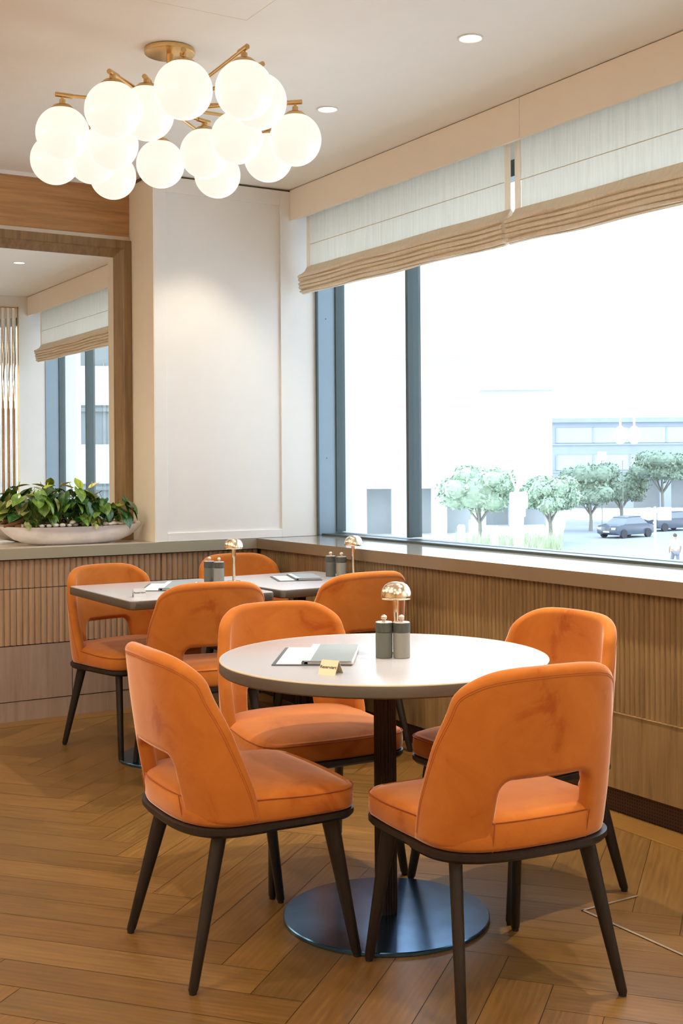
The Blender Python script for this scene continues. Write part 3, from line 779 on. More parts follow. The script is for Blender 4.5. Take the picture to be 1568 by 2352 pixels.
# ------------------------------------------------------------------ tables
def pole_mb(x, y, z0, z1, r=.030, n=20):
    rings = []
    for z in (z0, z1):
        ring = []
        for j in range(n * 6):
            a = 2 * PI * j / (n * 6); rr = r - .0028 * (0.5 - .5 * math.cos(n * a)) ** .5
            sq = 1 / (abs(math.cos(a)) ** 6 + abs(math.sin(a)) ** 6) ** (1 / 6)
            ring.append((x + rr * math.cos(a) * sq * .93, y + rr * math.sin(a) * sq * .93, z))
        rings.append(ring)
    return MB().loft(rings)
def base_disc(x, y, r): return MB().lathe([(r - .004, 0), (r, .002), (r, .010), (r - .0025, .0125), (r * .5, .0125), (.05, .0125)], 96, (x, y, 0))
TZ = .762
tx, ty = 1.938, 2.953
rt = thing('round_table', 'round white pedestal table in the foreground with a taupe edge', 'table', (tx, ty, 0))
TR = .476
part(MB().lathe([(TR - .003, -.0035), (TR - .003, 0), (TR - .006, .0006)], 160, (tx, ty, TZ - .0006)), 'tabletop', M['laminate'], rt)
part(MB().lathe([(TR - .030, -.037), (TR - .004, -.036), (TR, -.032), (TR, -.005), (TR - .0008, -.0035)], 160, (tx, ty, TZ)), 'edge_band', M['edge'], rt)
part(MB().lathe([(TR - .0004, -.0034), (TR - .001, -.001), (TR - .0035, .0002), (TR - .005, -.002)], 160, (tx, ty, TZ), cap0=False, cap1=False), 'edge_lip', M['lip'], rt)
part(pole_mb(tx + .01, ty + .01, .012, TZ - .035, .029), 'pedestal', M['pole'], rt, smooth=25)
part(base_disc(tx + .01, ty + .01, .30), 'base_plate', M['steel'], rt)
def rect_table(cx_, cy_, wx, wy, rz, label):
    t = thing('rectangular_table', label, 'table', (cx_, cy_, 0), 0, 'rectangular tables by the counter')
    def rr(k, z, r=.028):
        pts = []; hx, hy = wx / 2 - k, wy / 2 - k
        for (sx, sy, a0) in ((1, 1, 0), (-1, 1, 90), (-1, -1, 180), (1, -1, 270)):
            for a in np.linspace(0, 90, 8): q = R_(a0 + a); pts.append((sx * (hx - r) + r * math.cos(q), sy * (hy - r) + r * math.sin(q)))
        c, s = math.cos(R_(rz)), math.sin(R_(rz)); return [(cx_ + x * c - y * s, cy_ + x * s + y * c, z) for x, y in pts]
    part(MB().loft([rr(.003, TZ - .003), rr(.003, TZ - .0005), rr(.005, TZ)]), 'tabletop', M['laminate'], t, smooth=30)
    part(MB().loft([rr(.004, TZ - .038), rr(0, TZ - .034), rr(0, TZ - .005), rr(.0008, TZ - .003)]), 'edge_band', M['edge'], t, smooth=50)
    part(pole_mb(cx_, cy_, .012, TZ - .036, .027), 'pedestal', M['pole'], t, smooth=25)
    part(base_disc(cx_, cy_, .23), 'base_plate', M['steel'], t)
rect_table(2.195, 5.112, .675, .785, 0, 'white rectangular table with a dark edge, left one of the pair near the fluted cabinet')
rect_table(2.895, 5.15, .655, .76, 2.5, 'white rectangular table with a dark edge, right one of the pair against the window wall')

# ------------------------------------------------------------------ table lamps and mills
def lamp(x, y, label, first=None):
    if first: return copy_tree(first, (x, y, TZ), 0, label)
    t = thing('table_lamp', label, 'lamp', (0, 0, 0), 0, 'champagne mushroom table lamps')
    part(MB().lathe([(.0, 0), (.030, 0), (.031, .002), (.030, .006), (.012, .008), (.0, .008)], 40, cap0=False, cap1=False), 'base', M['brass_pol'], t)
    part(MB().lathe([(.0075, .007), (.0075, .10), (.0095, .115), (.0105, .15), (.0105, .178)], 28), 'stem', M['brass_pol'], t)
    pr = [(.0435, .1585), (.0450, .1595), (.0452, .166), (.0440, .178), (.0400, .190), (.0325, .200), (.021, .2065), (.009, .2088), (.0005, .209)]
    inn = [(r - .0016, z - .0008 if z < .16 else z - .0018) for r, z in pr[1:-1]][::-1]
    sh = part(MB().lathe(inn[:0] + pr + [] , 56, cap0=False, cap1=True), 'shade', M['brass_pol'], t, smooth=60)
    part(MB().lathe([(.001, .2055), (.030, .1985), (.0415, .178), (.0435, .1586)], 56, cap0=False, cap1=False), 'shade_lining', M['white_paint'], sh, smooth=60)
    t.location = (x, y, TZ); return t
lp = lamp(2.005, 2.985, 'champagne metal mushroom lamp behind the pepper mills on the round table')
lamp(2.583, 5.235, 'champagne metal mushroom lamp where the two rectangular tables meet', lp)
lamp(3.165, 5.085, 'champagne metal mushroom lamp nearest the window sill on the right rectangular table', lp)
def mill(x, y, body, label, grp, rz=0):
    t = thing('pepper_mill' if 'pepper' in label else 'salt_mill', label, 'mill', (x, y, TZ), rz, grp)
    T = Matrix.Translation((x, y, TZ))
    r = .0245
    part(MB().lathe([(r - .002, 0), (r, .0015), (r, .0725), (r - .001, .0735)], 40, (x, y, TZ)), 'body', M[body], t)
    part(MB().lathe([(r - .0004, .0742), (r + .0006, .0752), (r + .0006, .1005), (r - .0008, .1022)], 40, (x, y, TZ)), 'head', M['mill_dark'], t)
    part(MB().lathe([(r - .0006, .1020), (r - .0012, .1034), (.006, .1046), (.0045, .1062), (.0045, .109)], 40, (x, y, TZ)), 'cap_plate', M['knob'], t)
    part(MB().sphere((x, y, TZ + .1155), .0088, 24, 16, (1, 1, .95)), 'knob', M['knob'], t)
    return t
g1, g2, g3 = 'mills on the round table', 'mills on the left rectangular table', 'mills on the right rectangular table'
mill(1.922, 2.925, 'mill_green', 'dark grey-green pepper mill on the round table, left of its paler twin', g1)
mill(1.962, 2.895, 'mill_grey', 'paler warm grey salt mill on the round table, in front of the mushroom lamp', g1)
mill(2.470, 5.270, 'mill_green', 'dark pepper mill behind the paler mill at the meeting point of the rectangular tables', g2)
mill(2.490, 5.205, 'mill_grey', 'warm grey salt mill beside the lamp where the rectangular tables meet', g2)
mill(3.110, 5.215, 'mill_green', 'dark pepper mill partly hidden behind its twin next to the window ledge', g3)
mill(3.128, 5.140, 'mill_grey', 'warm grey salt mill in front on the right rectangular table by the window ledge', g3)

# ------------------------------------------------------------------ menus and reserved signs
def menu(x, y, a, label, W_=.222, L_=.318):
    t = thing('menu_folder', label, 'menu', (x, y, TZ), R_(a), 'open menu folders')
    T = Matrix.Translation((x, y, TZ)) @ Matrix.Rotation(R_(a), 4, 'Z')
    bx = lambda *q: MB().box(*q, mat=T)
    part(bx(0, W_, 0, L_, 0, .0035), 'back_cover', M['folio_dark'], t, smooth=0, bev=.001)
    part(bx(.012, .088, .006, L_ - .006, .0036, .0044), 'page', M['paper'], t, smooth=0)
    part(bx(.100, W_ + .004, .008, L_ - .006, .0045, .0105), 'menu_pages', M['paper'], t, smooth=0)
    part(bx(.086, W_, .002, L_ - .002, .0106, .0140), 'front_cover', M['folio'], t, smooth=0, bev=.001)
    part(bx(.086, .108, .002, L_ - .002, .01405, .0146), 'spine_strip', M['strip'], t, smooth=0)
    sp = MB(); sp.loft([[tuple(T @ Vector((.089 - .006 * math.sin(q), yy, .0079 + .0062 * math.cos(q)))) for q in np.linspace(0, PI, 9)] + [tuple(T @ Vector((.091, yy, .0022))), tuple(T @ Vector((.091, yy, .0138)))] for yy in (.002, L_ - .002)])
    part(sp, 'spine', M['folio_dark'], t)
menu(1.583, 2.978, -35.6, 'open blue-grey menu folder lying on the round table')
menu(2.040, 5.080, -30, 'blue-grey menu folder on the left rectangular table, partly hidden by a chair back')
menu(2.762, 5.120, -19, 'blue-grey menu folder on the right rectangular table, in front of the far corner chair', .215, .25)
def sign(x, y, a, m, label):
    t = thing('reserved_sign', label, 'table sign', (x, y, TZ), R_(a), 'reserved signs on the tables')
    T = Matrix.Translation((x, y, TZ)) @ Matrix.Rotation(R_(a), 4, 'Z')
    W_, H_, D_ = .052, .036, .046; pts = [(0, 0), (D_ / 2 - .0006, H_), (D_ / 2 + .0006, H_), (D_, 0), (D_ - .0013, 0), (D_ / 2, H_ - .002), (.0013, 0)]
    part(MB().loft([[tuple(T @ Vector((xx, yy, zz))) for yy, zz in pts] for xx in (0, W_)]), 'folded_plate', M[m], t, smooth=0)
    cu_ = bpy.data.curves.new('lettering', 'FONT'); cu_.body = 'Reserviert'; cu_.size = .0118; cu_.align_x = 'CENTER'; cu_.align_y = 'CENTER'; cu_.extrude = .0001; cu_.offset = .0002
    to = bpy.data.objects.new('lettering_source', cu_); C.objects.link(to)
    dg = bpy.context.evaluated_depsgraph_get(); me = bpy.data.meshes.new_from_object(to.evaluated_get(dg)); bpy.data.objects.remove(to)
    me.materials.clear(); me.materials.append(M['ink'])
    lo = bpy.data.objects.new('lettering', me); C.objects.link(lo); lo.parent = t
    sl = math.atan2(H_, D_ / 2)
    lo.matrix_local = Matrix.Translation((W_ / 2, D_ / 4 * 1.02 - .0006, H_ / 2 * 1.02 + .0004)) @ Matrix.Rotation(sl, 4, 'X')
sign(1.622, 2.790, -60, 'sign', 'small gold tent sign lettered Reserviert on the round table beside the menu')
sign(1.925, 4.855, -12, 'sign_w', 'small silver tent sign lettered Reserviert at the near left corner of the rectangular table')

# ------------------------------------------------------------------ planter
px0, py0, pz0 = 2.185, 6.392, .8995
pt = thing('planter_bowl', 'long boat-shaped hammered silver bowl on the counter ledge under the mirror', 'bowl', (px0, py0, pz0))
def boat(k, z, cut=0):
    r = []
    for a in np.linspace(0, 2 * PI, 73)[:-1]:
        r.append((px0 + k[0] * math.copysign(abs(math.cos(a)) ** .92, math.cos(a)), py0 + k[1] * math.sin(a) * (abs(math.sin(a)) ** .15), z))
    return r
hl, hw = .405, .105
pr = [(.16, .03, 0), (.20, .045, .001), (.27, .065, .014), (.325, .082, .034), (.365, .094, .060), (.392, .102, .083), (.405, .105, .098)]
rings = []
for a, b, z in pr:
    rg = boat((a, b), pz0 + z); rings.append([(x, y, zz + .010 * (abs(x - px0) / hl) ** 3 * (z / .098)) for x, y, zz in rg])
inn = [[(px0 + (x - px0) * .985, py0 + (y - py0) * .95, z) for x, y, z in rings[-1]], [(px0 + (x - px0) * .95, py0 + (y - py0) * .90, z - .022) for x, y, z in rings[-1]]]
bowl = part(MB().loft(rings + inn), 'bowl', M['silver'], pt, smooth=60)
so = MB(); gs = []
for i in range(61):
    for j in range(15):
        u, v_ = -1 + 2 * i / 60, -1 + 2 * j / 14; x = u * hl * .95; wv_ = hw * .88 * (1 - abs(u) ** 2.4) ** .6
        gs.append((px0 + x, py0 + v_ * wv_, pz0 + .088 + .020 * (1 - abs(u) ** 2) * (1 - v_ * v_) + .004 * math.sin(37 * x + 5 * v_) * math.sin(50 * v_ + i)))
so.add(gs, [(i * 15 + j, i * 15 + j + 1, (i + 1) * 15 + j + 1, (i + 1) * 15 + j) for i in range(60) for j in range(14)])
part(so, 'soil', M['soil'], pt, smooth=60)
rnd = random.Random(11)
def leafgeo(L, W_, fold=.35, droop=.5):
    """heart-shaped leaf in the xy plane, tip along +y"""
    v, uv, f = [], [], []; n, m = 12, 6
    for i in range(n + 1):
        u = i / n; wd = W_ * (math.sin(PI * min(1, u * .93 + .10)) ** .75) * (1 - .30 * u) * (1.15 if u < .5 else 1.15)
        if i == n: wd = 0.0004
        for j in range(-m, m + 1):
            q = j / m; x = wd * q; lobe = -.16 * L * (1 - u) ** 3 * abs(q) ** 1.3
            y = u * L + lobe; z = fold * abs(x) - droop * (y / L) ** 2 * L * .5 + .03 * L * math.sin(3 * q + 4 * u) * abs(q)
            v.append(Vector((x, y, z))); uv.append((q, u))
    k = 2 * m + 1
    for i in range(n):
        for j in range(2 * m): f.append((i * k + j, i * k + j + 1, (i + 1) * k + j + 1, (i + 1) * k + j))
    return v, f, uv
def plant(cx_, cy_, nleaf, spread, hgt_, mats, label, flowers, name='anthurium_plant', size=(.050, .078), yr=.06):
    t = thing(name, label, 'plant', (cx_, cy_, pz0 + .10), 0, 'anthurium plants in the silver bowl')
    st = MB(); banks = {}
    for i in range(nleaf):
        mname = rnd.choice(mats); a = rnd.uniform(0, 2 * PI); rr = rnd.uniform(.1, 1) ** .7
        bx_, by_ = cx_ + rnd.uniform(-.03, .03), cy_ + rnd.uniform(-.02, .02)
        ex = cx_ + math.cos(a) * rr * spread; ey = cy_ + math.sin(a) * rr * yr
        ez = pz0 + .10 + hgt_ * rnd.uniform(.25, 1) * (1 - .35 * rr)
        b0 = Vector((bx_, by_, pz0 + .09)); e0 = Vector((ex, ey, ez)); mid = (b0 + e0) / 2 + Vector(((ex - bx_) * -.15, 0, .02))
        st.tube([b0, (b0 + mid) / 2, mid, (mid + e0) / 2 + Vector((0, 0, .004)), e0], .0013, 5)
        L = rnd.uniform(*size) * 1.15; v, f, uv = leafgeo(L, L * .42, rnd.uniform(.15, .5), rnd.uniform(.3, .9))
        yaw = math.atan2(ey - cy_ + rnd.uniform(-.05, .02), (ex - cx_) + rnd.uniform(-.03, .03)) - PI / 2 + rnd.uniform(-.5, .5)
        R3 = Matrix.Translation(e0) @ Matrix.Rotation(yaw, 4, 'Z') @ Matrix.Rotation(rnd.uniform(-1.15, -.1), 4, 'X') @ Matrix.Rotation(rnd.uniform(-.4, .4), 4, 'Y')
        vv = [R3 @ p for p in v]
        # keep the leaves in front of the mirror glass
        mx_ = max(p.y for p in vv)
        if mx_ > 6.55: vv = [p - Vector((0, mx_ - 6.55, 0)) for p in vv]
        bk = banks.setdefault(mname, ([], [], [])); o_ = len(bk[0]); bk[0].extend(vv); bk[1].extend(tuple(q + o_ for q in fc) for fc in f); bk[2].extend(uv)
    part(st, 'stems', M['stem'], t)
    def uvobj(nm, bk, mat):
        ob = part(MB().add(bk[0], bk[1]), nm, mat, t, smooth=70); ul = ob.data.uv_layers.new(name='leaf')
        for l in ob.data.loops: ul.data[l.index].uv = bk[2][l.vertex_index]
        return ob
    for k_, bk in banks.items(): uvobj('leaves', bk, M[k_])
    for (fx, fz, col, ya, ti) in flowers:
        L = rnd.uniform(.060, .075); v, f, uv = leafgeo(L, L * .34, .5, .2); yy = cy_ - .03
        R3 = Matrix.Translation((fx, yy, fz)) @ Matrix.Rotation(ya, 4, 'Z') @ Matrix.Rotation(ti, 4, 'X')
        sp_ = uvobj('spathe', ([R3 @ p for p in v], f, uv), M[col])
        part(MB().tube([R3 @ Vector((0, .004, .002)), R3 @ Vector((0, .014, .016)), R3 @ Vector((0, .022, .026))], [.0028, .0026, .0015], 8), 'spadix', M['spathe_g'], sp_)
        part(MB().tube([(cx_, cy_, pz0 + .09), ((fx + cx_) / 2, cy_ - .01, (fz + pz0 + .12) / 2), (fx, yy, fz)], .0014, 6), 'flower_stem', M['stem'], sp_)
H0 = pz0 + .10
plant(1.970, 6.36, 44, .150, .235, ['leaf_a', 'leaf_b', 'leaf_b', 'leaf_c'], 'left anthurium clump with yellow-green leaves and pale flowers', [(2.02, H0 + .205, 'spathe_g', -1.1, .3), (1.955, H0 + .165, 'spathe', 1.3, .1)])
plant(2.175, 6.365, 50, .135, .255, ['leaf_a', 'leaf_a', 'leaf_b'], 'middle anthurium clump with dark glossy leaves and a pale upright flower', [(2.16, H0 + .205, 'spathe', 1.35, .35), (2.27, H0 + .205, 'spathe', -1.2, .5), (2.205, H0 + .205, 'spathe_g', .2, .9)])
plant(2.36, 6.36, 36, .165, .205, ['leaf_a', 'leaf_a', 'leaf_b'], 'right anthurium clump leaning out toward the white pier', [(2.43, H0 + .10, 'spathe_g', -.5, .2)])
plant(2.285, 6.32, 12, .055, .040, ['leaf_c'], 'small striped low plant spilling over the rim of the silver bowl', [], 'striped_foliage_plant', (.028, .036), .03)
plant(1.93, 6.34, 12, .055, .06, ['leaf_c', 'leaf_b'], 'low yellow-green trailing plant at the left end of the silver bowl', [], 'trailing_plant', (.024, .032), .03)
PB = [1.872, 1.895, 1.915, 1.995, 2.033, 2.105, 2.143, 2.165, 2.182, 2.375, 2.397, 2.442, 2.470, 2.458, 2.500, 2.482, 2.543, 2.520, 2.425, 1.850, 2.350, 2.07]
ph_ = [-.055, -.052, -.060, -.072, -.074, -.078, -.078, -.062, -.050, -.074, -.068, -.062, -.055, -.040, -.042, -.030, -.028, -.020, -.05, -.03, -.062, -.07]
for i, x in enumerate(PB):
    r = rnd.uniform(.0115, .0165); zz = pz0 + .099 + r * .55 + (.012 if i in (7, 13, 15) else 0); c = (x, py0 + ph_[i] * .9, zz)
    mb_ = MB().sphere(c, r, 18, 12, (1.15, .95, .74))
    o_ = mb_.build('pebble', M['pebble'] if i not in (0, 19) else M['bark']); tag(o_, 'smooth cream pebble lying on the soil along the front rim of the silver bowl' if i not in (0, 19) else 'brown pebble at the left tip of the silver bowl', 'pebble', 'cream pebbles in the silver bowl' if i not in (0, 19) else 'brown pebbles at the left tip of the bowl')
bkk = MB()
bkk.tube([(1.80, 6.36, pz0 + .108), (1.84, 6.355, pz0 + .118), (1.875, 6.36, pz0 + .126), (1.905, 6.37, pz0 + .142), (1.93, 6.385, pz0 + .155)], [.006, .012, .013, .014, .008], 12)
bkk.tube([(1.79, 6.39, pz0 + .122), (1.82, 6.39, pz0 + .135), (1.86, 6.40, pz0 + .136), (1.90, 6.41, pz0 + .150)], [.005, .009, .011, .007], 12)
tag(bkk.build('driftwood_piece', M['bark']), 'knobbly brown driftwood resting at the left end of the silver bowl', 'driftwood')

# ------------------------------------------------------------------ outside, beyond the window (street is one floor down)
GZ = -3.8
def at(px, depth, z=None):
    """world point at a bearing given by focal ratio px (tan right of the lens axis) and distance along the axis"""
    a = R_(31.36); return Vector((math.sin(a) * depth + px * depth * math.cos(a), math.cos(a) * depth - px * depth * math.sin(a), GZ if z is None else z))
def bear(p): return (p - 784) / 2790
struct('street', B(6, 400, -250, 400, GZ - .1, GZ), M['pave'], 'pale paved ground of the square', smooth=0)
rd = [at(bear(1240), 62), at(bear(1900), 45), at(bear(2100), 95), at(bear(1300), 112), at(bear(1290), 84)]
struct('road', MB().add([p + Vector((0, 0, .02)) for p in rd], [(0, 1, 2, 3, 4)]), M['road'], 'asphalt road crossing the square', smooth=0)
def oriented(t_loc, rz): return Matrix.Translation(t_loc) @ Matrix.Rotation(rz, 4, 'Z')
AX = R_(-31.36)
def building(name, label, px_a, px_b, d0, h, m, rows, rz=None, loc=None, deep=14, base=True, bay=3.0, winm='wineglass', posters=None, rowh=3.4, recess=None, solid_top=0, colw=1.1):
    """local x to the right along the facade, y away from the camera"""
    a = at(bear(px_a), d0); wd = (px_b - px_a) / 2790 * d0
    if loc is not None: a = Vector(loc); wd = px_b
    t = thing(name, label, 'building', tuple(a)); T = oriented(a, AX if rz is None else rz)
    z0 = 3.4 if base else 0
    part(MB().box(0, wd, .0, deep, z0, h, mat=T), 'wall', M[m], t, smooth=0)
    if base:
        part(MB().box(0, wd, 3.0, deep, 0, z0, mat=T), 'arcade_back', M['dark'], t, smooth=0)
        n = max(2, int(wd / bay))
        for i in range(n + 1):
            x = i * wd / n; part(MB().box(max(0, x - colw / 2), min(wd, x + colw / 2), 0.05, .8, 0, z0, mat=T), 'column', M[m], t, smooth=0)
    nb = max(1, int(wd / bay))
    for r in range(rows):
        z = z0 + 1.0 + r * rowh
        if z + 1.8 > h: break
        b_ = part(MB().box(.5, wd - .5, -.05, .06, z, z + 1.7, mat=T), 'window_band', M[winm], t, smooth=0)
        mb_ = MB()
        for i in range(nb + 1):
            x = .5 + i * (wd - 1) / nb; mb_.box(x - .09, x + .09, -.12, .0, z, z + 1.7, mat=T)
        part(mb_, 'glazing_bars', M[m], b_, smooth=0)
        part(MB().box(0, wd, -.18, .02, z - .28, z - .12, mat=T), 'ledge', M[m], t, smooth=0)
    if solid_top: part(MB().box(-.3, wd + .3, -.5, deep, h, h + .5, mat=T), 'roof_slab', M[m], t, smooth=0)
    for (xa, xb, za, zb, mm, nm) in (posters or []): part(MB().box(xa, xb, -.22, -.02, za, zb, mat=T), nm, M[mm], t, smooth=0)
    return t
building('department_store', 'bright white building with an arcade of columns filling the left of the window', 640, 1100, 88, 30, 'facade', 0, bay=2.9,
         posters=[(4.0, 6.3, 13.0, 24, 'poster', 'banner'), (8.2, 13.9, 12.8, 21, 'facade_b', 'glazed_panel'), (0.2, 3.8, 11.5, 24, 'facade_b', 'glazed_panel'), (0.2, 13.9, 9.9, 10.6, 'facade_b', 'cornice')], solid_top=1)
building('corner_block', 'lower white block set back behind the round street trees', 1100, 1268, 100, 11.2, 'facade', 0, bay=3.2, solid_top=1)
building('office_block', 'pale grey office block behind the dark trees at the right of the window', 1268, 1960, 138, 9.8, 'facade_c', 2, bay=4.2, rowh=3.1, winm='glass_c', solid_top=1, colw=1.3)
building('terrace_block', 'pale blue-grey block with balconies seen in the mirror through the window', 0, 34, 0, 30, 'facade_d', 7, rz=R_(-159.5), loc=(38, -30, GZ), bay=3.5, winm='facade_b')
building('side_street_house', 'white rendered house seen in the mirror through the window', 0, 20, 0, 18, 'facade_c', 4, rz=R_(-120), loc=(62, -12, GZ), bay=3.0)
hm = MB(); pts = [(1200, 1.0), (1330, 5), (1420, 7.5), (1500, 12.5), (1580, 13.5), (1700, 12), (1900, 16), (2300, 10)]
for k, dd_ in enumerate((300, 340)):
    pass
ring_a = [at(bear(p), 300, GZ - 1) for p, _ in pts]; ring_b = [at(bear(p), 300, GZ + 8 + h * 1.15) for p, h in pts]; ring_c = [at(bear(p), 380, GZ - 1) for p, _ in pts]
hm.loft([[ring_a[i], ring_b[i], ring_c[i]] for i in range(len(pts))])
struct('hillside', hm, M['hill'], 'haze-coloured hill above the roofs on the right')

def tree(px, depth, cw, zlo, zhi, m, label, seed, trunk=True):
    """street tree: forked trunk and a crown of many small leaf blades round lobes"""
    r = random.Random(seed); b = at(bear(px), depth); t = thing('street_tree', label, 'tree', tuple(b), 0, None)
    cz = (zlo + zhi) / 2; hh = (zhi - zlo) / 2; tr = MB()
    tr.tube([b, b + Vector((.05, 0, zlo * .5)), b + Vector((0, .05, zlo + hh * .5))], [.16, .13, .09], 10)
    for k in range(5):
        a = k * 1.3; tr.tube([b + Vector((0, 0, zlo * .8)), b + Vector((math.cos(a) * cw * .14, math.sin(a) * cw * .14, zlo + hh * .4)), b + Vector((math.cos(a) * cw * .33, math.sin(a) * cw * .33, cz + hh * .3))], [.08, .05, .02], 7)
    part(tr, 'trunk', M['trunk'], t)
    lob = [(Vector((0, 0, cz)), .75)]
    for k in range(22):
        a = r.uniform(0, 2 * PI); e_ = r.uniform(-.7, 1); q = r.uniform(.45, .8)
        lob.append((Vector((math.cos(a) * cw * .5 * q * math.cos(e_ * .9), math.sin(a) * cw * .5 * q * math.cos(e_ * .9), cz + hh * q * math.sin(e_))), r.uniform(.22, .42)))
    cr = MB()
    for c, s in lob: cr.sphere(tuple(b + c), 1, 14, 9, (cw * .5 * s * .86, cw * .5 * s * .86, hh * s * .9))
    v, f = [], []
    for k in range(4200):
        c, s = r.choice(lob[1:] + lob[:1] * 3); d = Vector((r.gauss(0, 1), r.gauss(0, 1), r.gauss(0, 1))).normalized()
        p = b + c + Vector((d.x * cw * .5 * s, d.y * cw * .5 * s, d.z * hh * s)) * r.uniform(.85, 1.12)
        u_ = Vector((r.gauss(0, 1), r.gauss(0, 1), r.gauss(0, 1))).normalized(); w_ = u_.cross(d)
        if w_.length < .1: continue
        w_.normalize(); l_ = r.uniform(.10, .19); o_ = len(v)
        v += [p - u_ * l_, p - w_ * l_ * .6, p + u_ * l_, p + w_ * l_ * .6]; f.append((o_, o_ + 1, o_ + 2, o_ + 3))
    cr.add(v, f); part(cr, 'crown', M[m], t, smooth=0)
# heights above the street from the photo's rows: z = 5.1 - (y-1066)*d/2790
def zy(y, d): return 5.116 - (y - 1066) * d / 2790
tree(1100, 80, 5.6, zy(1190, 80), zy(1058, 80), 'canopy_l', 'pale street tree, sunlight in its leaf colour, left of the traffic signal', 1)
tree(1262, 78, 3.6, zy(1190, 78), zy(1085, 78), 'canopy_l', 'pale street tree, sunlight in its leaf colour, right of the traffic signal', 2)
tree(1355, 92, 5.4, zy(1175, 92), zy(1062, 92), 'canopy', 'darker tree, shade in its leaf colour, behind the two pale street trees', 3)
tree(1425, 104, 4.4, zy(1165, 104), zy(1082, 104), 'canopy', 'dark tree, shade in its leaf colour, above the parked dark car', 4)
tree(1520, 100, 6.4, zy(1118, 100), zy(1034, 100), 'canopy', 'wide tree, shade in its leaf colour, at the right edge of the photo', 5)
# verge grass: uncountable
gr = MB(); r_ = random.Random(5)
for k in range(1800):
    p = at(bear(r_.uniform(1040, 1290)), r_.uniform(70, 78)); h_ = r_.uniform(.3, 1.1); a = r_.uniform(0, PI)
    d_ = Vector((math.cos(a), math.sin(a), 0)) * .05; lean = Vector((r_.gauss(0, .1), r_.gauss(0, .1), h_)); gr.add([p - d_, p + d_, p + lean], [(0, 1, 2)])
tag(gr.build('verge_grass', M['hedge'], smooth=0), 'tall pale grass and weeds growing beneath the street trees', 'grass', None, 'stuff')

def car(px, depth, rz, label):
    b = at(bear(px), depth); t = thing('parked_car', label, 'car', tuple(b), 0, 'parked dark cars'); T = oriented(b, rz)
    P = lambda x, y, z: tuple(T @ Vector((x, y, z)))
    # body: side profile lofted across the width with tumblehome
    prof = [(-2.05, .35), (-2.10, .62), (-1.98, .86), (-1.1, .98), (1.25, .98), (1.95, .86), (2.08, .60), (2.02, .33), (1.7, .25), (-1.8, .25)]
    part(MB().loft([[P(x * s_, y, z * (1 if abs(y) < .8 else 1)) for x, z in prof] for y, s_ in ((-.86, .96), (-.82, .99), (0, 1.0), (.82, .99), (.86, .96))]), 'body', M['carpaint'], t, smooth=40)
    cab = [(-1.15, .97), (-.55, 1.42), (.75, 1.46), (1.35, .97)]
    part(MB().loft([[P(x, y * (1 - .22 * (z > 1)), z) for x, z in cab] for y in (-.80, .80)]), 'cabin_glass', M['carglass'], t, smooth=0)
    part(MB().loft([[P(x, y, z) for x, z in ((-.62, 1.40), (-.5, 1.455), (.72, 1.49), (.9, 1.42))] for y in (-.64, .64)]), 'roof', M['carpaint'], t, smooth=0)
    for x in (-1.3, 1.3):
        for y in (-.84, .84):
            R3 = T @ Matrix.Translation((x, y, .32)) @ Matrix.Rotation(PI / 2, 4, 'X')
            wh = part(MB().lathe([(.20, -.10), (.31, -.10), (.32, -.07), (.32, .07), (.31, .10), (.20, .10)], 24, mat=R3), 'wheel', M['tyre'], t)
            part(MB().lathe([(.20, -.085), (.20, .085)], 20, mat=R3), 'hub_cap', M['knob'], wh)
    for y in (-.6, .6):
        part(MB().box(-2.09, -2.0, y - .16, y + .16, .62, .76, mat=T), 'headlight', M['signw'], t, smooth=0)
    part(MB().box(-2.12, -2.05, -.25, .25, .42, .52, mat=T), 'number_plate', M['signw'], t, smooth=0)
car(1436, 84, R_(-31.36 + 38), 'navy hatchback parked at the kerb left of the round sign')
car(1535, 92, R_(-31.36 + 30), 'dark parked car behind the round sign at the right edge')

def post_sign(px, depth, label):
    b = at(bear(px), depth); t = thing('street_sign', label, 'sign', tuple(b)); T = oriented(b, AX)
    H_ = zy(1166, depth)
    part(MB().lathe([(.09, 0), (.09, zy(1258, depth)), (.055, zy(1256, depth)), (.055, H_)], 14, mat=T), 'pole', M['signw'], t)
    R3 = T @ Matrix.Translation((-.29, -.08, zy(1182, depth))) @ Matrix.Rotation(PI / 2, 4, 'X')
    part(MB().lathe([(.27, -.02), (.28, 0), (.27, .02)], 32, mat=R3), 'round_disc', M['signw'], t)
    part(MB().box(.08, .68, -.10, -.06, zy(1197, depth), zy(1167, depth), mat=T), 'square_plate', M['signw'], t, smooth=0, bev=.06, seg=3)
post_sign(1503, 52, 'white round and square street signs on one pole at the lower right of the window')
def signal(px, depth, label):
    b = at(bear(px), depth); t = thing('traffic_signal', label, 'traffic light', tuple(b)); T = oriented(b, AX)
    k = depth / 2790
    part(MB().box(-11 * k, 11 * k, -.1, .2, 0, zy(1184, depth), mat=T), 'cabinet_post', M['signw'], t, smooth=0)
    part(MB().box(-16 * k, 15 * k, -.25, .25, zy(1187, depth), zy(1165, depth), mat=T), 'lower_housing', M['signw'], t, smooth=0, bev=.08, seg=2)
    hd = part(MB().box(-20 * k, 20 * k, -.3, .3, zy(1168, depth), zy(1130, depth), mat=T), 'housing', M['signw'], t, smooth=0, bev=.1, seg=2)
    part(MB().box(-2 * k, 13 * k, -.34, -.28, zy(1152, depth), zy(1147, depth), mat=T), 'slot', M['dark'], hd, smooth=0)
    for dx, top in ((-26, 1070), (-3, 1058), (16, 1078)):
        part(MB().tube([tuple(T @ Vector((-3 * k, 0, zy(1132, depth)))), tuple(T @ Vector((dx * k, 0, zy(top, depth))))], .045, 8), 'stay_rod', M['signw'], t)
signal(1190, 60, 'white signal mast with a boxy housing between the two pale trees')
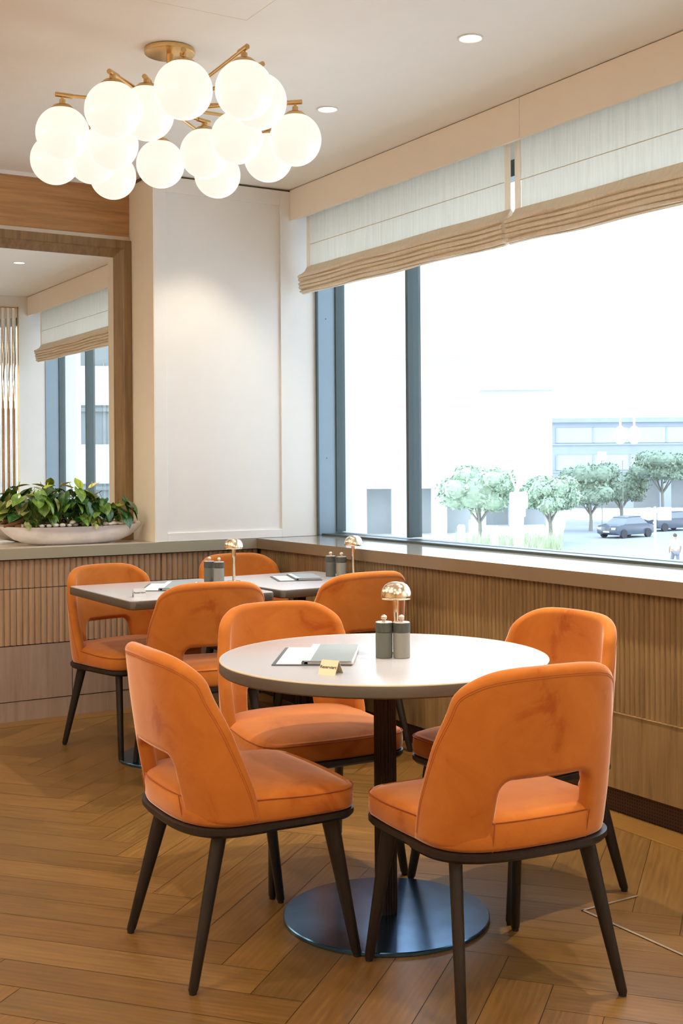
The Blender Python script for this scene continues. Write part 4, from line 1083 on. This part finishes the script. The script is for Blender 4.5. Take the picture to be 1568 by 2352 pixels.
for i, (px, d, w_, ya, yb) in enumerate(((1058, 70, 18, 1204, 1262), (1135, 70, 16, 1207, 1262), (1079, 74, 8, 1193, 1250), (1010, 72, 10, 1215, 1262))):
    b = at(bear(px), d); k = d / 2790; T = oriented(b, AX)
    tb = MB().lathe([(w_ * k / 2, 0), (w_ * k / 2, zy(ya, d) - .1), (w_ * k / 2 * .7, zy(ya, d))], 16, mat=T)
    tag(tb.build('bollard', M['signw']), ('thick white bollard under the left pale tree', 'white bollard just left of the traffic signal', 'thin white bollard under the left pale tree', 'white bollard nearest the window mullion')[i], 'bollard')
# pair of oval lanterns and two small hanging plates on a span wire
d = 48; b = at(bear(1440), d); T = oriented(b, AX); k = d / 2790
ln = thing('street_lantern', 'pair of white oval street lanterns hanging high above the road', 'street lamp', tuple(b))
part(MB().tube([tuple(T @ Vector((x, .1, zy(948 + (x * x) * .2, d)))) for x in np.linspace(-9, 14, 12)], .012, 6), 'span_wire', M['dark'], ln)
for x in (-15.5, 16.5):
    gb = part(MB().sphere(tuple(T @ Vector((x * k, 0, zy(1001, d)))), 1, 28, 18, (15 * k, 15 * k, 21 * k)), 'lantern_globe', M['signw'], ln)
    part(MB().tube([tuple(T @ Vector((x * k, 0, zy(982, d)))), tuple(T @ Vector((x * k, 0, zy(950, d))))], .04, 8), 'hanger', M['signw'], gb)
part(MB().tube([tuple(T @ Vector((14, .1, 0))), tuple(T @ Vector((14, .1, zy(900, d))))], .1, 8), 'mast', M['trunk'], ln)
for i, (px, y, s_) in enumerate(((1382, 1049, 20), (1430, 1054, 10))):
    d = 90; b = at(bear(px), d); T = oriented(b, AX); k = d / 2790; z = zy(y, d)
    t = thing('road_sign', ('square white sign high on a thin mast left of the oval lanterns', 'small white sign below the oval lanterns')[i], 'sign', tuple(b))
    part(MB().tube([tuple(T @ Vector((0, .08, 0))), tuple(T @ Vector((0, .08, z)))], .03, 8), 'post', M['trunk'], t)
    part(MB().box(-s_ * k / 2, s_ * k / 2, -.03, .03, z - s_ * k / 2, z + s_ * k / 2, mat=T), 'plate', M['signw'], t, smooth=0, bev=.05, seg=2)

# pedestrian in a white shirt, walking away, seen from behind
d = 57.5; b = at(bear(1549), d); T = oriented(b, AX)
pr_t = thing('person', 'person in a white shirt walking away at the right edge of the window', 'person', tuple(b))
def skin_fig(name, verts, edges, radii, m, root, lv=2):
    me = bpy.data.meshes.new(name); me.from_pydata([tuple(T @ Vector(v)) for v in verts], edges, []); o = bpy.data.objects.new(name, me); C.objects.link(o)
    sk = o.modifiers.new('skin', 'SKIN'); sk.use_smooth_shade = True
    for i, r in enumerate(radii): me.skin_vertices[0].data[i].radius = (r if isinstance(r, tuple) else (r, r))
    me.skin_vertices[0].data[0].use_root = True
    su = o.modifiers.new('sub', 'SUBSURF'); su.levels = lv; su.render_levels = lv
    me.materials.append(m); o.parent = root; o.matrix_parent_inverse = Matrix.Translation(root.location).inverted(); return o
V = [(0, 0, .95), (0, .01, 1.15), (0, .03, 1.38), (0, .03, 1.50), (0, .04, 1.62), (0, .04, 1.70),
     (-.19, .02, 1.42), (-.27, .0, 1.15), (-.25, .12, .93), (.19, .02, 1.42), (.27, .02, 1.15), (.25, .10, .93),
     (-.10, 0, .88), (-.12, .16, .50), (-.12, .10, .08), (-.12, .24, .03), (.10, 0, .88), (.11, -.04, .50), (.11, -.25, .14), (.11, -.14, .04),
     (-.24, .15, .86), (.24, .13, .86)]
E_ = [(0, 1), (1, 2), (2, 3), (3, 4), (4, 5), (2, 6), (6, 7), (7, 8), (2, 9), (9, 10), (10, 11), (0, 12), (12, 13), (13, 14), (14, 15), (0, 16), (16, 17), (17, 18), (18, 19), (8, 20), (11, 21)]
RD = [(.16, .11), (.15, .11), (.17, .10), .055, (.075, .09), (.07, .085), .055, .042, .032, .055, .042, .032, .09, .06, .042, .035, .09, .06, .042, .035, .03, .03]
body = skin_fig('body', V, E_, RD, M['skin'], pr_t)
skin_fig('shirt', [(0, 0, .90), (0, .01, 1.15), (0, .03, 1.38), (0, .03, 1.47), (-.19, .02, 1.42), (-.26, .0, 1.18), (.19, .02, 1.42), (.26, .02, 1.18)], [(0, 1), (1, 2), (2, 3), (2, 4), (4, 5), (2, 6), (6, 7)], [(.19, .13), (.17, .13), (.19, .12), .07, .075, .06, .075, .06], M['shirt'], pr_t)
skin_fig('trousers', [(0, 0, .93), (-.10, 0, .86), (-.12, .16, .50), (-.12, .10, .12), (.10, 0, .86), (.11, -.04, .50), (.11, -.24, .18)], [(0, 1), (1, 2), (2, 3), (0, 4), (4, 5), (5, 6)], [(.17, .12), .105, .075, .06, .105, .075, .06], M['jeans'], pr_t)
part(MB().sphere(tuple(T @ Vector((0, .03, 1.70))), 1, 20, 14, (.088, .10, .095)), 'hair', M['hair'], pr_t)
